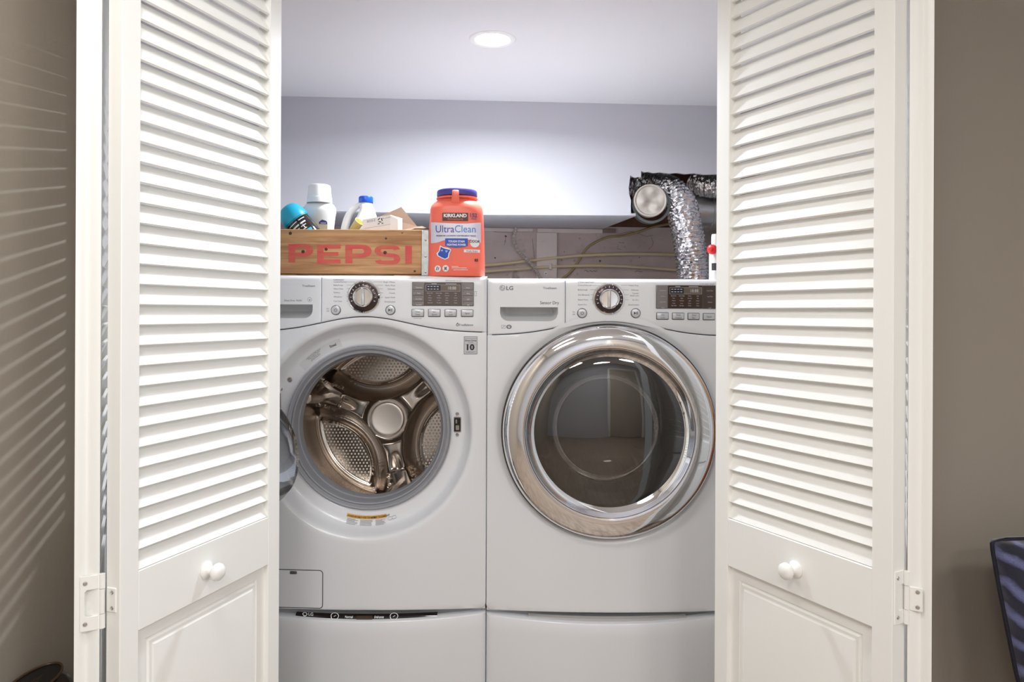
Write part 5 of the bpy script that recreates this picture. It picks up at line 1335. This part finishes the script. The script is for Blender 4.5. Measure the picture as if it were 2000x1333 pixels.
# ------------------------------------------------------------------ dining chair by the taupe wall
def velvet():
    k = NT('navy_velvet'); b = k.b; b.inputs['Roughness'].default_value = 0.75; b.inputs['Sheen Weight'].default_value = 0.5
    tc = k.node('ShaderNodeTexCoord')
    mp = k.node('ShaderNodeMapping'); mp.inputs['Rotation'].default_value = (0, radians(-38), 0); mp.inputs['Scale'].default_value = (1, 1, 1)
    wv = k.node('ShaderNodeTexWave'); wv.bands_direction = 'Z'; wv.inputs['Scale'].default_value = 7.5; wv.inputs['Distortion'].default_value = 3.0; wv.inputs['Detail'].default_value = 3; wv.inputs['Detail Scale'].default_value = 1.6
    r1 = k.node('ShaderNodeValToRGB'); r1.color_ramp.elements[0].position = 0.5; r1.color_ramp.elements[1].position = 1.0
    r1.color_ramp.elements[0].color = rgb(36, 36, 58); r1.color_ramp.elements[1].color = rgb(124, 128, 180)
    n = k.node('ShaderNodeTexNoise'); n.inputs['Scale'].default_value = 260; n.inputs['Detail'].default_value = 2
    br = k.node('ShaderNodeTexBrick'); br.inputs['Scale'].default_value = 240; br.inputs['Color1'].default_value = (0.55, 0.55, 0.55, 1); br.inputs['Color2'].default_value = (1, 1, 1, 1); br.inputs['Mortar'].default_value = (0.25, 0.25, 0.25, 1)
    mx = k.node('ShaderNodeMix', data_type='RGBA', blend_type='MULTIPLY'); mx.inputs[0].default_value = 0.75
    sw = k.node('ShaderNodeMapping'); sw.inputs['Rotation'].default_value = (radians(90), 0, 0)
    k.link(tc.outputs['Object'], mp.inputs[0]); k.link(mp.outputs[0], wv.inputs['Vector']); k.link(wv.outputs['Fac'], r1.inputs[0])
    k.link(tc.outputs['Object'], sw.inputs[0]); k.link(sw.outputs[0], br.inputs['Vector']); k.link(tc.outputs['Object'], n.inputs['Vector'])
    k.link(r1.outputs[0], mx.inputs[6]); k.link(br.outputs['Color'], mx.inputs[7]); k.link(mx.outputs[2], b.inputs['Base Color'])
    bp = k.node('ShaderNodeBump'); bp.inputs['Strength'].default_value = 0.3; bp.inputs['Distance'].default_value = 0.001
    k.link(n.outputs['Fac'], bp.inputs['Height']); k.link(bp.outputs[0], b.inputs['Normal'])
    return k.m
VEL = velvet()
CYc = 1.50
lt = P(1941, 1060, CYc); 
chx = lt.x+0.235
chx += 0.027
ch = thing('dining_chair', 'navy blue patterned upholstered dining chair with its back to the taupe wall', 'chair', (chx, CYc, 0.0))
chx -= 0.027; ztp = P(1960, 1054, CYc).z-0.026
def edge_x(z):                                  # half width of the back at height z
    pts = [(0.0, 0.175), (0.42, 0.178), (P(1978, 1333, CYc).z, chx-P(1970, 1333, CYc).x), (P(1966, 1250, CYc).z, chx-P(1961, 1250, CYc).x), (P(1950, 1160, CYc).z, chx-P(1952, 1160, CYc).x), (P(1942, 1095, CYc).z, chx-P(1947, 1095, CYc).x), (P(1941, 1068, CYc).z, chx-P(1947, 1068, CYc).x), (ztp, chx-P(1951, 1058, CYc).x)]
    for (z0, a), (z1, b) in zip(pts, pts[1:]):
        if z <= z1: return a+(b-a)*max(0, (z-z0))/(z1-z0)
    return pts[-1][1]
rows = []
zs = [0.42+(ztp-0.42)*i/26 for i in range(27)]
for z in zs:
    w = edge_x(z); lean = 0.055*((z-0.42)/(ztp-0.42)); rows.append([])
    for k in range(40):
        a = 2*pi*k/40; c, q = cos(a), sin(a); e = 5
        rows[-1].append((w*abs(c)**(2/e)*(1 if c >= 0 else -1), lean+0.042*abs(q)**(2/2.6)*(1 if q >= 0 else -1)-0.03*(1-(abs(c)**2))*0.4, z))
top = []
for d_, k_ in ((0.006, 0.985), (0.010, 0.93), (0.012, 0.75)):
    top.append([(x*k_, 0.055+(y-0.055)*k_*(0.9 if d_ > 0.006 else 1), ztp+d_*(1-0.35*(abs(x)/0.24)**2)) for x, y, z in rows[-1]])
mb = MB().grid(rows+top, closed_u=True); mb.f.append(tuple(range(40))); mb.f.append(tuple(len(mb.v)-40+i for i in range(40)))
mb.build('backrest', VEL, ch, smooth=60)
wp = [(-edge_x(z)-0.001, 0.055*((z-0.42)/(ztp-0.42)), z) for z in zs]+[(-edge_x(ztp)+0.004, 0.055, ztp+0.002)]+[(x, 0.055, ztp+0.0115*(1-0.35*(x/0.24)**2)) for x in (-0.2, -0.1, 0, 0.1, 0.2)]+[(edge_x(ztp)-0.004, 0.055, ztp+0.002)]+[(edge_x(z)+0.001, 0.055*((z-0.42)/(ztp-0.42)), z) for z in reversed(zs)]
MB().tube(wp, 0.0045, 8).build('piping', mat('navy_piping', rgb(22, 22, 36), 0.7), ch, smooth=60)
MB().rbox(-0.225, 0.225, -0.44, 0.02, 0.37, 0.475, 0.03, 3).build('seat', VEL, ch, smooth=60)
for sx in (-1, 1):
    MB().add(*(lambda t: (t.v, t.f))(MB().tube([(sx*0.19, -0.40, 0.375), (sx*0.195, -0.41, 0.0)], [0.022, 0.014], 8))).build('leg', M['wood_dark'], ch)
    MB().tube([(sx*0.165, 0.02, 0.44), (sx*0.17, 0.06, 0.0)], [0.022, 0.014], 8).build('leg', M['wood_dark'], ch)

# ------------------------------------------------------------------ shoes on a low rack by the left wall
lea = mat('dark_leather', rgb(36, 19, 13), 0.22, var=0.25, vscale=20, coat=0.3)
SYc = 1.44
zr = P(80, 1299, SYc).z-0.152
rack = thing('shoe_rack', 'low dark wooden shoe rack against the taupe side wall, below the leather shoes', 'rack', (RW_L+0.165, SYc-0.05, 0.0))
MB().rbox(-0.155, 0.155, -0.24, 0.17, zr-0.022, zr, 0.003, 1).build('top_shelf', M['wood_dark'], rack)
MB().rbox(-0.15, 0.15, -0.235, 0.165, 0.16, 0.18, 0.003, 1).build('shelf', M['wood_dark'], rack)
for x in (-0.14, 0.14):
    for y in (-0.22, 0.15): MB().rbox(x-0.014, x+0.014, y-0.014, y+0.014, 0.0, zr-0.022, 0.002, 1).build('post', M['wood_dark'], rack)
def shoe(label, loc, rz, H, L=0.27, Wd=0.05):
    t = thing('leather_shoe', label, 'shoe', loc, rz, group='leather shoes on the rack')
    rows = []
    st = [(-0.5, 0.55, 0.62), (-0.47, 0.85, 0.95), (-0.40, 0.98, 1.0), (-0.25, 0.95, 0.98), (-0.05, 0.85, 0.88), (0.12, 0.92, 0.66), (0.28, 1.0, 0.50), (0.40, 0.9, 0.42), (0.47, 0.68, 0.34), (0.50, 0.3, 0.24)]
    for f_, w_, h_ in st:
        y = f_*L; row = []
        for k in range(20):
            a = 2*pi*k/20; c, q = cos(a), sin(a); e = 2.6
            row.append((Wd*w_*abs(c)**(2/e)*(1 if c >= 0 else -1), y, max(0.012, 0.012+(H-0.012)*h_*(0.5+0.5*abs(q)**(2/e)*(1 if q >= 0 else -1)))))
        rows.append(row)
    mb = MB().grid(rows, closed_u=True); mb.f.append(tuple(range(20))); mb.f.append(tuple(len(mb.v)-20+i for i in range(20)))
    mb.build('upper', lea, t, smooth=60)
    MB().prism([(Wd*1.03*w*sx, f_*L*1.01) for sx, seq in ((1, st), (-1, st[::-1])) for f_, w, _ in seq], (0, 0, 0), (1, 0, 0), (0, 1, 0), (0, 0, 0.014)).build('sole', M['black'], t)
    col = [(Wd*0.72*cos(a), -0.25*L+0.24*L*sin(a), H*(0.985-0.04*sin(a))) for a in [2*pi*k/28 for k in range(29)]]
    MB().tube(col, 0.0026, 8, caps=False).build('collar_rim', mat('dark_rim', rgb(70, 50, 34), 0.3), t, smooth=60)
    MB().add([(x*0.94, y, z-0.001) for x, y, z in col[:-1]], [tuple(range(28))]).build('opening', M['black'], t, smooth=None)
    return t
shoe('dark brown leather shoe nearer the taupe wall on the rack, toe towards the room', (P(66, 1310, SYc).x, SYc-0.07, zr), radians(176), 0.125, 0.26, 0.050)
shoe('dark brown leather shoe nearer the folded closet door on the rack', (P(132, 1325, 1.40).x, SYc-0.10, zr), radians(182), 0.106, 0.25, 0.040)
